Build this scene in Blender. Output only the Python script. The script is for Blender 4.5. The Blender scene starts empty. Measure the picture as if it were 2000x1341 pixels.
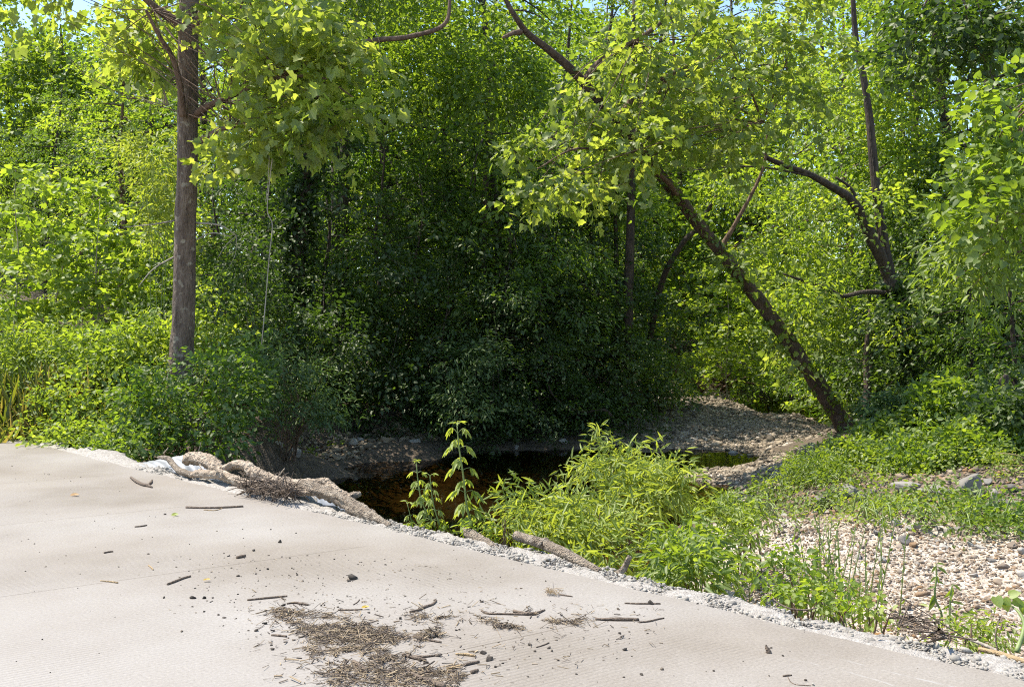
import bpy, math, random
import numpy as np
from mathutils import Vector

random.seed(7)
RNG = np.random.default_rng(7)
SC = bpy.context.scene
COL = SC.collection

# ------------------------------------------------------------------ camera, sky, sun, exposure
EYE = 1.6            # camera height above the road slab
FPX = 1900.0         # focal length in photograph pixels (2000 wide)
HZ = 640.0           # horizon row in the photograph
cam_d = bpy.data.cameras.new('camera')
cam = bpy.data.objects.new('camera', cam_d)
COL.objects.link(cam)
cam.location = (0, 0, EYE)
cam.rotation_euler = (math.radians(90), 0, 0)
cam_d.sensor_width = 36
cam_d.lens = FPX / 2000 * 36
cam_d.shift_y = (HZ - 670.5) / 2000
cam_d.clip_end = 3000
SC.camera = cam

SUN_EL = math.radians(62)
SUN_AZ = math.atan2(-0.85, 0.32)       # from +Y towards +X
world = bpy.data.worlds.new('World')
SC.world = world
world.use_nodes = True
wn = world.node_tree.nodes
sky = wn.new('ShaderNodeTexSky')
sky.sky_type = 'NISHITA'
sky.sun_disc = False
sky.dust_density = 0.3
sky.ozone_density = 1.6
sky.sun_elevation = SUN_EL
sky.sun_rotation = SUN_AZ
wn['Background'].inputs['Strength'].default_value = 0.15
world.node_tree.links.new(sky.outputs[0], wn['Background'].inputs[0])
sun_d = bpy.data.lights.new('sun', 'SUN')
sun_d.energy = 4.3
sun_d.angle = math.radians(0.5)
sun_d.color = (1.0, 0.95, 0.86)
sun = bpy.data.objects.new('sun', sun_d)
COL.objects.link(sun)
sdir = Vector((math.sin(SUN_AZ) * math.cos(SUN_EL), math.cos(SUN_AZ) * math.cos(SUN_EL), math.sin(SUN_EL)))
sun.rotation_euler = sdir.to_track_quat('Z', 'Y').to_euler()
sun.location = sdir * 60
SC.view_settings.view_transform = 'Standard'
SC.view_settings.look = 'None'
SC.view_settings.exposure = 1.05
SC.view_settings.gamma = 1
SC.cycles.max_bounces = 9
SC.cycles.diffuse_bounces = 5
SC.cycles.transmission_bounces = 6
SC.cycles.glossy_bounces = 2
SC.cycles.transparent_max_bounces = 4
SC.cycles.caustics_reflective = False
SC.cycles.caustics_refractive = False
SC.cycles.sample_clamp_indirect = 4
SC.cycles.filter_width = 1.1
SC.cycles.use_denoising = False
SC.cycles.use_adaptive_sampling = True
SC.cycles.adaptive_threshold = 0.015

# ------------------------------------------------------------------ helpers
def W(px, py, d):
    """world point seen at photograph pixel (px, py) at distance d along the view"""
    return np.array([(px - 1000) / FPX * d, d, EYE - (py - HZ) / FPX * d])

def G(px, py, z=0.0):
    """point of the level z seen at a photograph pixel"""
    d = (EYE - z) * FPX / (py - HZ)
    return np.array([(px - 1000) / FPX * d, d, z])

def nrm(v):
    v = np.asarray(v, float)
    return v / np.maximum(np.linalg.norm(v, axis=-1, keepdims=True), 1e-9)

def mesh_from(name, verts, sizes, loops, mats, mat_index=None, face_attr=None, smooth=False):
    me = bpy.data.meshes.new(name)
    nv, nl, nf = len(verts), len(loops), len(sizes)
    me.vertices.add(nv)
    me.vertices.foreach_set('co', np.ascontiguousarray(verts, np.float32).ravel())
    me.loops.add(nl)
    me.loops.foreach_set('vertex_index', np.ascontiguousarray(loops, np.int32))
    me.polygons.add(nf)
    starts = np.zeros(nf, np.int32)
    np.cumsum(sizes[:-1], out=starts[1:])
    me.polygons.foreach_set('loop_start', starts)
    try:
        me.polygons.foreach_set('loop_total', np.ascontiguousarray(sizes, np.int32))
    except Exception:
        pass
    for m in mats:
        me.materials.append(m)
    if mat_index is not None:
        me.polygons.foreach_set('material_index', np.ascontiguousarray(mat_index, np.int32))
    me.update(calc_edges=True)
    if smooth:
        me.polygons.foreach_set('use_smooth', np.ones(nf, bool))
    if face_attr is not None:
        for k, a in face_attr.items():
            at = me.attributes.new(k, 'FLOAT', 'FACE')
            at.data.foreach_set('value', np.ascontiguousarray(a, np.float32))
    return me

def tag(o, label=None, cat=None, group=None, kind=None):
    if label: o['label'] = label
    if cat: o['category'] = cat
    if group: o['group'] = group
    if kind: o['kind'] = kind
    return o

def empty(name, loc, label, cat, group=None):
    o = bpy.data.objects.new(name, None)
    o.empty_display_size = 0.2
    COL.objects.link(o)
    o.location = [float(v) for v in loc]
    return tag(o, label, cat, group)

def link(name, me, parent=None, loc=None):
    """mesh built in world coordinates; re-based to the parent's location"""
    o = bpy.data.objects.new(name, me)
    COL.objects.link(o)
    if parent is not None:
        o.parent = parent
        o.location = [-float(v) for v in parent.location]
    if loc is not None:
        o.location = loc
    return o

class MB:
    """collects polygons"""
    def __init__(self):
        self.v, self.s, self.l, self.a, self.mi, self.n = [], [], [], [], [], 0
    def add(self, v, faces, a=0.0, mi=0):
        v = np.asarray(v, float)
        self.v.append(v)
        for f in faces:
            self.s.append(len(f)); self.l.extend([i + self.n for i in f]); self.a.append(a); self.mi.append(mi)
        self.n += len(v)
    def build(self, name, mats, parent=None, smooth=True):
        mats = mats if isinstance(mats, (list, tuple)) else [mats]
        me = mesh_from(name, np.concatenate(self.v), np.array(self.s, np.int32), np.array(self.l, np.int32), mats,
                       np.array(self.mi, np.int32), {'rnd': np.array(self.a)}, smooth)
        return link(name, me, parent)

def catmull(pts, sub=4):
    p = np.asarray(pts, float)
    if len(p) < 3 or sub <= 1:
        return p
    q = np.vstack([2 * p[0] - p[1], p, 2 * p[-1] - p[-2]])
    out = []
    for i in range(1, len(q) - 2):
        for k in range(sub):
            t = k / sub
            a, b, c, d = q[i - 1], q[i], q[i + 1], q[i + 2]
            out.append(0.5 * ((2 * b) + (c - a) * t + (2 * a - 5 * b + 4 * c - d) * t * t + (3 * b - a - 3 * c + d) * t ** 3))
    out.append(p[-1])
    return np.array(out)

def tube(mb, pts, sides=10, rough=0.06, sub=4, cap=True, seed=0, a=0.0, lumps=0.0):
    """pts rows are x, y, z, radius"""
    rng = np.random.default_rng(seed + 11)
    p = catmull(pts, sub)
    n = len(p)
    c, r = p[:, :3], np.maximum(p[:, 3], 0.001)
    t = nrm(np.gradient(c, axis=0))
    ref = np.array([0, 0, 1.0]) if abs(t[0][2]) < 0.9 else np.array([1.0, 0, 0])
    u = nrm(np.cross(t[0], ref))
    verts = []
    ang = np.linspace(0, 2 * np.pi, sides, endpoint=False)
    prof = 1 + rough * rng.normal(size=sides)
    for i in range(n):
        u = nrm(u - t[i] * np.dot(u, t[i]))
        v = np.cross(t[i], u)
        prof = 1 + 0.8 * (prof - 1) + 0.6 * rough * rng.normal(size=sides)
        rr = r[i] * prof * (1 + lumps * rng.normal())
        verts.append(c[i] + (np.cos(ang) * rr)[:, None] * u + (np.sin(ang) * rr)[:, None] * v)
    faces = []
    for i in range(n - 1):
        for k in range(sides):
            k2 = (k + 1) % sides
            faces.append((i * sides + k, i * sides + k2, (i + 1) * sides + k2, (i + 1) * sides + k))
    V = np.concatenate(verts)
    if cap:
        V = np.vstack([V, c[0] - t[0] * r[0] * 0.25, c[-1] + t[-1] * r[-1] * 0.25])
        b, e = n * sides, n * sides + 1
        for k in range(sides):
            k2 = (k + 1) % sides
            faces.append((b, k2, k))
            faces.append((e, (n - 1) * sides + k, (n - 1) * sides + k2))
    mb.add(V, faces, a)

def pxtube(spec):
    """rows px, py, depth, radius in photograph pixels -> x, y, z, r"""
    return np.array([list(W(a, b, d)) + [r * d / FPX] for a, b, d, r in spec])

# value noise on numpy points, for clumps and gaps
_PERM = RNG.random((32, 32, 32))
def vnoise(p, scale):
    q = np.asarray(p) * scale + 100.0
    i = np.floor(q).astype(int); f = q - i
    f = f * f * (3 - 2 * f)
    out = 0
    for dx in (0, 1):
        for dy in (0, 1):
            for dz in (0, 1):
                w = (f[:, 0] if dx else 1 - f[:, 0]) * (f[:, 1] if dy else 1 - f[:, 1]) * (f[:, 2] if dz else 1 - f[:, 2])
                out = out + w * _PERM[(i[:, 0] + dx) % 32, (i[:, 1] + dy) % 32, (i[:, 2] + dz) % 32]
    return out

# ------------------------------------------------------------------ materials
def new_mat(name):
    m = bpy.data.materials.new(name)
    m.use_nodes = True
    m.node_tree.nodes.clear()
    return m, m.node_tree.nodes, m.node_tree.links

def ramp(n, stops):
    r = n.new('ShaderNodeValToRGB')
    e = r.color_ramp.elements
    while len(e) < len(stops):
        e.new(0.5)
    for k, (p, c) in enumerate(stops):
        e[k].position = p
        e[k].color = (*c, 1)
    return r

def leaf_mat(name, dark, mid, light, trans, tfac=0.45, gloss=0.045, rough=0.55):
    """leaf: diffuse + light passing through + a waxy sheen; each leaf carries its own colour value"""
    m, n, l = new_mat(name)
    at = n.new('ShaderNodeAttribute'); at.attribute_name = 'rnd'
    oi = n.new('ShaderNodeObjectInfo')
    mx = n.new('ShaderNodeMath'); mx.operation = 'MULTIPLY_ADD'; mx.inputs[1].default_value = 0.2; mx.inputs[2].default_value = -0.1
    l.new(oi.outputs['Random'], mx.inputs[0])
    ad = n.new('ShaderNodeMath'); ad.operation = 'ADD'; ad.use_clamp = True
    l.new(at.outputs['Fac'], ad.inputs[0]); l.new(mx.outputs[0], ad.inputs[1])
    r = ramp(n, [(0.0, dark), (0.5, mid), (1.0, light)])
    l.new(ad.outputs[0], r.inputs[0])
    df = n.new('ShaderNodeBsdfDiffuse'); l.new(r.outputs[0], df.inputs[0])
    tm = n.new('ShaderNodeMix'); tm.data_type = 'RGBA'; tm.blend_type = 'MULTIPLY'; tm.inputs['Factor'].default_value = 1
    l.new(r.outputs[0], tm.inputs[6]); tm.inputs[7].default_value = (*trans, 1)
    tr = n.new('ShaderNodeBsdfTranslucent'); l.new(tm.outputs[2], tr.inputs[0])
    ms = n.new('ShaderNodeMixShader'); ms.inputs[0].default_value = tfac
    l.new(df.outputs[0], ms.inputs[1]); l.new(tr.outputs[0], ms.inputs[2])
    gl = n.new('ShaderNodeBsdfGlossy'); gl.inputs['Roughness'].default_value = rough
    gl.inputs[0].default_value = (0.95, 0.95, 0.8, 1)
    m2 = n.new('ShaderNodeMixShader'); m2.inputs[0].default_value = gloss
    l.new(ms.outputs[0], m2.inputs[1]); l.new(gl.outputs[0], m2.inputs[2])
    o = n.new('ShaderNodeOutputMaterial'); l.new(m2.outputs[0], o.inputs[0])
    return m

def rock_like(name, stops, scale=6, bump=0.4, rough=0.85, use_attr=True, detail_scale=60, attr_w=0.75):
    m, n, l = new_mat(name)
    tc = n.new('ShaderNodeTexCoord')
    nz = n.new('ShaderNodeTexNoise'); nz.inputs['Scale'].default_value = scale; nz.inputs['Detail'].default_value = 8
    l.new(tc.outputs['Object'], nz.inputs['Vector'])
    r = ramp(n, stops)
    if use_attr:
        at = n.new('ShaderNodeAttribute'); at.attribute_name = 'rnd'
        mm = n.new('ShaderNodeMath'); mm.operation = 'MULTIPLY_ADD'; mm.inputs[1].default_value = 1 - attr_w; 
        sc = n.new('ShaderNodeMath'); sc.operation = 'MULTIPLY'; sc.inputs[1].default_value = attr_w
        l.new(at.outputs['Fac'], sc.inputs[0]); l.new(nz.outputs[0], mm.inputs[0]); l.new(sc.outputs[0], mm.inputs[2])
        l.new(mm.outputs[0], r.inputs[0])
    else:
        l.new(nz.outputs[0], r.inputs[0])
    n2 = n.new('ShaderNodeTexNoise'); n2.inputs['Scale'].default_value = detail_scale; n2.inputs['Detail'].default_value = 6
    l.new(tc.outputs['Object'], n2.inputs['Vector'])
    bp = n.new('ShaderNodeBump'); bp.inputs['Strength'].default_value = bump; bp.inputs['Distance'].default_value = 0.02
    l.new(n2.outputs[0], bp.inputs['Height'])
    b = n.new('ShaderNodeBsdfPrincipled'); b.inputs['Roughness'].default_value = rough
    l.new(r.outputs[0], b.inputs['Base Color']); l.new(bp.outputs[0], b.inputs['Normal'])
    o = n.new('ShaderNodeOutputMaterial'); l.new(b.outputs[0], o.inputs[0])
    return m

def bark_mat(name, c0, c1, c2, stretch=5.0, scale=14, bump=0.7, patch=None):
    m, n, l = new_mat(name)
    tc = n.new('ShaderNodeTexCoord')
    mp = n.new('ShaderNodeMapping'); mp.inputs['Scale'].default_value = (1, 1, 1 / stretch)
    l.new(tc.outputs['Object'], mp.inputs[0])
    nz = n.new('ShaderNodeTexNoise'); nz.inputs['Scale'].default_value = scale; nz.inputs['Detail'].default_value = 8; nz.inputs['Roughness'].default_value = 0.65
    l.new(mp.outputs[0], nz.inputs['Vector'])
    vo = n.new('ShaderNodeTexVoronoi'); vo.inputs['Scale'].default_value = scale * 2.2; vo.feature = 'DISTANCE_TO_EDGE'
    l.new(mp.outputs[0], vo.inputs['Vector'])
    r = ramp(n, [(0.28, c0), (0.5, c1), (0.75, c2)])
    l.new(nz.outputs[0], r.inputs[0])
    col = r.outputs[0]
    if patch:
        n3 = n.new('ShaderNodeTexNoise'); n3.inputs['Scale'].default_value = 7; n3.inputs['Detail'].default_value = 5
        l.new(tc.outputs['Object'], n3.inputs['Vector'])
        r3 = ramp(n, [(0.60, (0, 0, 0)), (0.66, (1, 1, 1))]); l.new(n3.outputs[0], r3.inputs[0])
        mx = n.new('ShaderNodeMix'); mx.data_type = 'RGBA'
        l.new(r3.outputs[0], mx.inputs[0]); l.new(col, mx.inputs[6]); mx.inputs[7].default_value = (*patch, 1)
        col = mx.outputs[2]
    ad = n.new('ShaderNodeMath'); ad.operation = 'ADD'
    l.new(nz.outputs[0], ad.inputs[0]); l.new(vo.outputs[0], ad.inputs[1])
    bp = n.new('ShaderNodeBump'); bp.inputs['Strength'].default_value = bump; bp.inputs['Distance'].default_value = 0.045
    l.new(ad.outputs[0], bp.inputs['Height'])
    b = n.new('ShaderNodeBsdfPrincipled'); b.inputs['Roughness'].default_value = 0.9
    l.new(col, b.inputs['Base Color']); l.new(bp.outputs[0], b.inputs['Normal'])
    o = n.new('ShaderNodeOutputMaterial'); l.new(b.outputs[0], o.inputs[0])
    return m

M = {}
M['leaf_bright'] = leaf_mat('leaf_bright', (0.085, 0.145, 0.016), (0.16, 0.235, 0.032), (0.27, 0.33, 0.06), (2.7, 2.4, 0.9), 0.58)
M['leaf_syc'] = leaf_mat('leaf_sycamore', (0.098, 0.15, 0.026), (0.175, 0.232, 0.05), (0.275, 0.32, 0.085), (2.5, 2.25, 0.92), 0.60)
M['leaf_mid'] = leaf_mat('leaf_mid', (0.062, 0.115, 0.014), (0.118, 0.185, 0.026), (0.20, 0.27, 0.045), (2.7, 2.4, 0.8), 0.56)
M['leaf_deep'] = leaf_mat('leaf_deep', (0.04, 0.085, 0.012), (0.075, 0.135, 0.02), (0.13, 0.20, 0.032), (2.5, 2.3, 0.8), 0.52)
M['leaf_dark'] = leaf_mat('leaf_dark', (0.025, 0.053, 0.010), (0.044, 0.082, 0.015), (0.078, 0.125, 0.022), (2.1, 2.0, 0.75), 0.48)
M['leaf_willow'] = leaf_mat('leaf_willow', (0.14, 0.20, 0.03), (0.22, 0.29, 0.05), (0.30, 0.37, 0.09), (2.1, 1.8, 0.75), 0.52)
M['leaf_weed'] = leaf_mat('leaf_weed', (0.08, 0.135, 0.016), (0.145, 0.21, 0.03), (0.24, 0.30, 0.055), (2.4, 2.2, 0.8), 0.54)
M['leaf_bluish'] = leaf_mat('leaf_bluish', (0.056, 0.108, 0.024), (0.088, 0.151, 0.036), (0.138, 0.200, 0.052), (0.900, 0.900, 0.640), 0.45)
M['grass'] = leaf_mat('grass_blade', (0.09, 0.13, 0.016), (0.18, 0.20, 0.03), (0.36, 0.27, 0.11), (1.8, 1.7, 0.7), 0.45)
M['litter'] = leaf_mat('dead_leaf', (0.05, 0.03, 0.018), (0.14, 0.085, 0.05), (0.30, 0.20, 0.12), (1.2, 1.0, 0.8), 0.15)
M['bark_syc'] = bark_mat('bark_sycamore', (0.06, 0.038, 0.026), (0.15, 0.105, 0.075), (0.25, 0.19, 0.14), 4, 16, 0.8, (0.30, 0.25, 0.18))
M['bark_dark'] = bark_mat('bark_dark', (0.025, 0.017, 0.012), (0.06, 0.042, 0.03), (0.12, 0.085, 0.06), 6, 12, 0.8)
M['bark_brown'] = bark_mat('bark_brown', (0.06, 0.036, 0.022), (0.14, 0.085, 0.055), (0.24, 0.16, 0.11), 6, 12, 0.7)
M['bark_mid'] = bark_mat('bark_mid', (0.035, 0.022, 0.015), (0.085, 0.055, 0.038), (0.16, 0.11, 0.078), 6, 12, 0.9)
M['bark_pale'] = bark_mat('bark_pale', (0.2, 0.16, 0.12), (0.33, 0.28, 0.22), (0.45, 0.4, 0.33), 5, 14, 0.5)
M['drift'] = bark_mat('driftwood', (0.125, 0.094, 0.065), (0.388, 0.300, 0.213), (0.587, 0.500, 0.388), 1.0, 11, 1.0)
M['drift_bark'] = bark_mat('driftwood_bark', (0.090, 0.066, 0.046), (0.288, 0.222, 0.156), (0.480, 0.408, 0.312), 1.0, 20, 1.0)
M['stick'] = bark_mat('stick', (0.047, 0.035, 0.025), (0.135, 0.098, 0.069), (0.270, 0.202, 0.144), 1.0, 40, 0.4)
M['stick_tan'] = bark_mat('stick_tan', (0.2, 0.13, 0.06), (0.36, 0.25, 0.13), (0.48, 0.36, 0.2), 1.0, 40, 0.4)
M['stem_green'] = rock_like('stem_green', [(0.3, (0.12, 0.17, 0.04)), (0.7, (0.25, 0.30, 0.10))], 10, 0.1, 0.6, False)
M['stem_brown'] = rock_like('stem_brown', [(0.3, (0.10, 0.06, 0.035)), (0.7, (0.20, 0.13, 0.08))], 10, 0.2, 0.8, False)
M['rock'] = rock_like('rock', [(0.15, (0.112, 0.098, 0.084)), (0.45, (0.252, 0.224, 0.189)), (0.8, (0.385, 0.350, 0.301))], 5, 0.5, 0.9, True, 40, 0.5)
M['boulder'] = rock_like('boulder_rock', [(0.2, (0.09, 0.08, 0.07)), (0.5, (0.19, 0.17, 0.145)), (0.8, (0.31, 0.28, 0.235))], 6, 0.6, 0.9, True, 40, 0.4)
M['pebble'] = rock_like('pebble', [(0.0, (0.097, 0.076, 0.058)), (0.22, (0.186, 0.141, 0.101)), (0.40, (0.275, 0.203, 0.136)), (0.58, (0.222, 0.126, 0.055)),
                                   (0.66, (0.259, 0.179, 0.110)), (0.82, (0.319, 0.252, 0.184)), (1.0, (0.177, 0.141, 0.110))], 12, 0.3, 0.85, True, 60, 0.85)
M['bar_stone'] = rock_like('bar_stone', [(0.0, (0.069, 0.055, 0.037)), (0.3, (0.168, 0.131, 0.086)), (0.6, (0.279, 0.215, 0.142)), (0.85, (0.363, 0.294, 0.206)), (1.0, (0.195, 0.125, 0.063))], 12, 0.3, 0.85, True, 60, 0.85)
M['shoulder_stone'] = rock_like('shoulder_stone', [(0.0, (0.153, 0.139, 0.119)), (0.4, (0.284, 0.256, 0.213)), (1.0, (0.402, 0.367, 0.307))], 12, 0.3, 0.9, True, 60, 0.8)

# ------------------------------------------------------------------ terrain
CP = np.array([
 (-1.5,13,-1.7),(-2.5,15,-1.6),(0,15,-1.7),(0,18,-1.6),(-1.5,17.5,-1.5),(1.5,17,-1.5),(1.5,20,-1.4),(-.5,20.3,-1.35),(2.4,14,-1.4),(1.2,11.5,-1.5),(-3.5,13,-1.5),(-4.5,12.6,-1.3),(-2.5,18.8,-1.3),(-3.4,16.5,-1.4),(-4,15,-1.35),
 (3.1,16,-1.2),(3.8,17.7,-1.02),(4.3,20,-1.22),(3.6,19.2,-1.25),(2.9,18.5,-1.3),(2.6,15.6,-1.3),(5,20.6,-1.15),(4.6,18,-1.0),
 (2.6,24,-.95),(4,24,-.88),(6,24,-.85),(4,28,-.7),(6,30,-.65),(6.5,34,-.6),(7.6,27,-.85),(3,28,-.7),(5,36,-.5),(8.4,25,-.95),(7,22.8,-.95),(3,22.4,-1.08),(5,22.2,-1.05),
 (9.2,29.5,-1.3),(9.1,27.4,-1.25),(9.2,31.5,-1.3),(8.9,34,-1.25),(9.5,25.4,-1.15),(9.5,32,-1.3),(10.5,33,-1.35),(10.2,28,-1.35),(11,30,-1.35),(12,36,-1.2),(8,38,-.8),(9.8,26.5,-1.2),
 (7.8,22,-.7),(8.6,22,-.5),(7.8,20,-.6),
 (5.2,16.5,-.7),(6,18,-.6),(4.4,15.3,-.9),(5,14,-.5),(7,15,-.2),(9,16,.1),(7,13,-.3),(6,12.2,-.35),(9,20,0),(12,24,.3),(14,20,.6),
 (3,11.3,-.6),(5.4,10.2,-.55),(4,10.5,-.55),(3,9,-.75),(4,8,-.75),(2.5,8.3,-.8),(5,8,-.7),(6.5,9,-.6),(8,9.5,-.4),(4.3,6.5,-.75),(3.3,6.5,-.75),(2.2,10.5,-.95),(1,9,-1.1),(2,8,-.95),(1.5,7.3,-.9),(.5,8,-1.15),(-.8,9.3,-1.35),(1.6,12.5,-1.3),(3,12.8,-.9),
 (-5.4,16.5,.25),(-7,16,.3),(-9,17,.4),(-4.7,17,-.2),(-4.4,18.0,-.7),(-3.7,19,-.95),(-2.6,20.8,-.8),(-3.6,22.5,-.2),(-5,21,.1),(-1,22.5,-.9),(-1,25,-.2),(0,23.2,-.98),(1,24,-.9),(1,27,-.2),(-8,15,.0),(-7,14.6,-.1),(-9,16,.1),(-12,18,.5),(-6,14.8,-.3),(-5.6,14.2,-.8),(2.2,26,-.5),(3,31,-.2),
 (-10,30,1),(-20,40,3),(0,32,.5),(0,45,1),(10,45,1),(20,40,1.5),(-25,60,6),(0,70,4),(25,70,4),(16,28,1),(-30,25,1.5),(30,20,1.5),(14,12,.5),(12,8,.2),(-14,22,.6),(-20,22,.8)], float)

def edge_u(x, y):
    """distance out from the road's far edge line"""
    return (x + y - 7.0) / math.sqrt(2)

def ground(x, y):
    x = np.asarray(x, float); y = np.asarray(y, float)
    sh = x.shape
    xf, yf = x.ravel(), y.ravel()
    num = np.zeros_like(xf); den = np.zeros_like(xf)
    for cx, cy, cz in CP:
        w = 1.0 / ((xf - cx) ** 2 + (yf - cy) ** 2 + 0.25) ** 2
        num += w * cz; den += w
    z = num / den
    z = z + 0.07 * np.maximum(0, yf - 45)
    p = np.stack([xf, yf, np.zeros_like(xf)], 1)
    z = z + 0.16 * (vnoise(p, 0.9) - 0.5) + 0.07 * (vnoise(p, 3.1) - 0.5)
    u = edge_u(xf, yf)
    t = np.clip((u + 0.1) / 0.75, 0, 1); t = t * t * (3 - 2 * t)
    left = np.clip((-6.2 - xf) / 1.5, 0, 1)
    base = -0.32 + 0.27 * np.clip((u + 0.22) / 0.15, 0, 1) * left
    z = base * (1 - t) + z * t
    return z.reshape(sh)

def gz(x, y):
    return float(ground(np.array([x]), np.array([y]))[0])

def P(px, d, dz=0.0):
    """ground point in the direction of column px at distance d"""
    x = (px - 1000) / FPX * d
    return np.array([x, d, gz(x, d) + dz])

def make_terrain():
    ys = np.concatenate([np.linspace(-14, 4, 19)[:-1], np.linspace(4, 26, 180)[:-1], np.linspace(26, 60, 90)[:-1], np.array([60, 66, 74, 85, 100, 130, 180, 260, 400])])
    xs = np.concatenate([-np.array([400, 220, 130, 90, 70, 55, 45, 38, 32, 27, 23]), np.linspace(-20, 18, 240), np.array([20, 23, 27, 32, 38, 45, 55, 70, 90, 130, 220, 400])])
    X, Y = np.meshgrid(xs, ys)
    Z = ground(X, Y)
    nx, ny = len(xs), len(ys)
    v = np.stack([X.ravel(), Y.ravel(), Z.ravel()], 1)
    i = np.arange(nx * ny).reshape(ny, nx)
    q = np.stack([i[:-1, :-1], i[:-1, 1:], i[1:, 1:], i[1:, :-1]], -1).reshape(-1, 4)
    m, n, l = new_mat('soil_and_litter')
    tc = n.new('ShaderNodeTexCoord')
    at = n.new('ShaderNodeAttribute'); at.attribute_name = 'gravelly'
    nz = n.new('ShaderNodeTexNoise'); nz.inputs['Scale'].default_value = 9; nz.inputs['Detail'].default_value = 10; nz.inputs['Roughness'].default_value = 0.7
    l.new(tc.outputs['Object'], nz.inputs['Vector'])
    soil = ramp(n, [(0.3, (0.055, 0.04, 0.026)), (0.55, (0.13, 0.095, 0.062)), (0.75, (0.24, 0.18, 0.125))]); l.new(nz.outputs[0], soil.inputs[0])
    vo = n.new('ShaderNodeTexVoronoi'); vo.inputs['Scale'].default_value = 26
    l.new(tc.outputs['Object'], vo.inputs['Vector'])
    grv = ramp(n, [(0.0, (0.25, 0.20, 0.15)), (0.4, (0.48, 0.40, 0.31)), (0.7, (0.58, 0.50, 0.41)), (1.0, (0.40, 0.27, 0.15))]); l.new(vo.outputs['Color'], grv.inputs[0])
    mx = n.new('ShaderNodeMix'); mx.data_type = 'RGBA'
    l.new(at.outputs['Fac'], mx.inputs[0]); l.new(soil.outputs[0], mx.inputs[6]); l.new(grv.outputs[0], mx.inputs[7])
    bp = n.new('ShaderNodeBump'); bp.inputs['Strength'].default_value = 0.8; bp.inputs['Distance'].default_value = 0.04
    ad = n.new('ShaderNodeMath'); ad.operation = 'ADD'; l.new(nz.outputs[0], ad.inputs[0]); l.new(vo.outputs['Distance'], ad.inputs[1])
    l.new(ad.outputs[0], bp.inputs['Height'])
    b = n.new('ShaderNodeBsdfPrincipled'); b.inputs['Roughness'].default_value = 0.95
    l.new(mx.outputs[2], b.inputs['Base Color']); l.new(bp.outputs[0], b.inputs['Normal'])
    o = n.new('ShaderNodeOutputMaterial'); l.new(b.outputs[0], o.inputs[0])
    me = mesh_from('ground', v, np.full(len(q), 4, np.int32), q.ravel(), [m], smooth=True)
    g = in_gravel(v[:, 0], v[:, 1]).astype(float)
    at = me.attributes.new('gravelly', 'FLOAT', 'POINT'); at.data.foreach_set('value', g.astype(np.float32))
    ob = link('ground', me); tag(ob, 'brown earth banks and gravel bed of the creek valley', 'ground', kind='structure')

def poly_in(x, y, poly):
    x = np.asarray(x); y = np.asarray(y)
    inside = np.zeros(x.shape, bool)
    n = len(poly)
    for i in range(n):
        x1, y1 = poly[i]; x2, y2 = poly[(i + 1) % n]
        c = ((y1 > y) != (y2 > y)) & (x < (x2 - x1) * (y - y1) / (y2 - y1 + 1e-12) + x1)
        inside ^= c
    return inside

NEAR_GRAVEL = [(1.2, 6.4), (1.9, 8.2), (2.6, 10.4), (2.7, 12.0), (4.0, 12.2), (5.4, 11.3), (7.4, 10.5), (9.5, 10.0), (9.5, 5.2), (2.4, 5.0)]
BAR = [(2.0, 22.6), (3.2, 21.9), (5.0, 21.4), (7.3, 22.0), (7.9, 24), (8.2, 26), (8.5, 29.5), (8.1, 34), (7.6, 38), (5, 38), (3, 34), (2.2, 29), (1.4, 25)]
RIFFLE = [(2.6, 15.4), (3.3, 16.9), (3.4, 18.2), (4.4, 19.2), (5.2, 18.4), (4.9, 16.6), (3.7, 15.0)]
def in_gravel(x, y):
    return poly_in(x, y, NEAR_GRAVEL) | poly_in(x, y, BAR) | poly_in(x, y, RIFFLE) | poly_in(x, y, [(-1, 9), (2.4, 5.2), (3, 12.6), (1.2, 12.6), (-.5, 11)])

WATER_Z = -1.1
def make_water():
    m, n, l = new_mat('creek_water')
    tc = n.new('ShaderNodeTexCoord')
    nz = n.new('ShaderNodeTexNoise'); nz.inputs['Scale'].default_value = 2.2; nz.inputs['Detail'].default_value = 4
    l.new(tc.outputs['Object'], nz.inputs['Vector'])
    bp = n.new('ShaderNodeBump'); bp.inputs['Strength'].default_value = 0.10; bp.inputs['Distance'].default_value = 0.05
    l.new(nz.outputs[0], bp.inputs['Height'])
    gl = n.new('ShaderNodeBsdfGlossy'); gl.inputs['Roughness'].default_value = 0.03; l.new(bp.outputs[0], gl.inputs['Normal'])
    tr = n.new('ShaderNodeBsdfTransparent'); tr.inputs[0].default_value = (0.38, 0.30, 0.15, 1)
    fr = n.new('ShaderNodeFresnel'); fr.inputs['IOR'].default_value = 1.33; l.new(bp.outputs[0], fr.inputs['Normal'])
    ms = n.new('ShaderNodeMixShader'); l.new(fr.outputs[0], ms.inputs[0]); l.new(tr.outputs[0], ms.inputs[1]); l.new(gl.outputs[0], ms.inputs[2])
    o = n.new('ShaderNodeOutputMaterial'); l.new(ms.outputs[0], o.inputs[0])
    mb = MB()
    mb.add([(-9, 8, WATER_Z), (16, 3, WATER_Z), (18, 45, WATER_Z), (-9, 45, WATER_Z)], [(0, 1, 2, 3)])
    ob = mb.build('water', m, smooth=False)
    tag(ob, 'dark still creek pool and shallow amber riffles', 'water', kind='structure')

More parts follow.
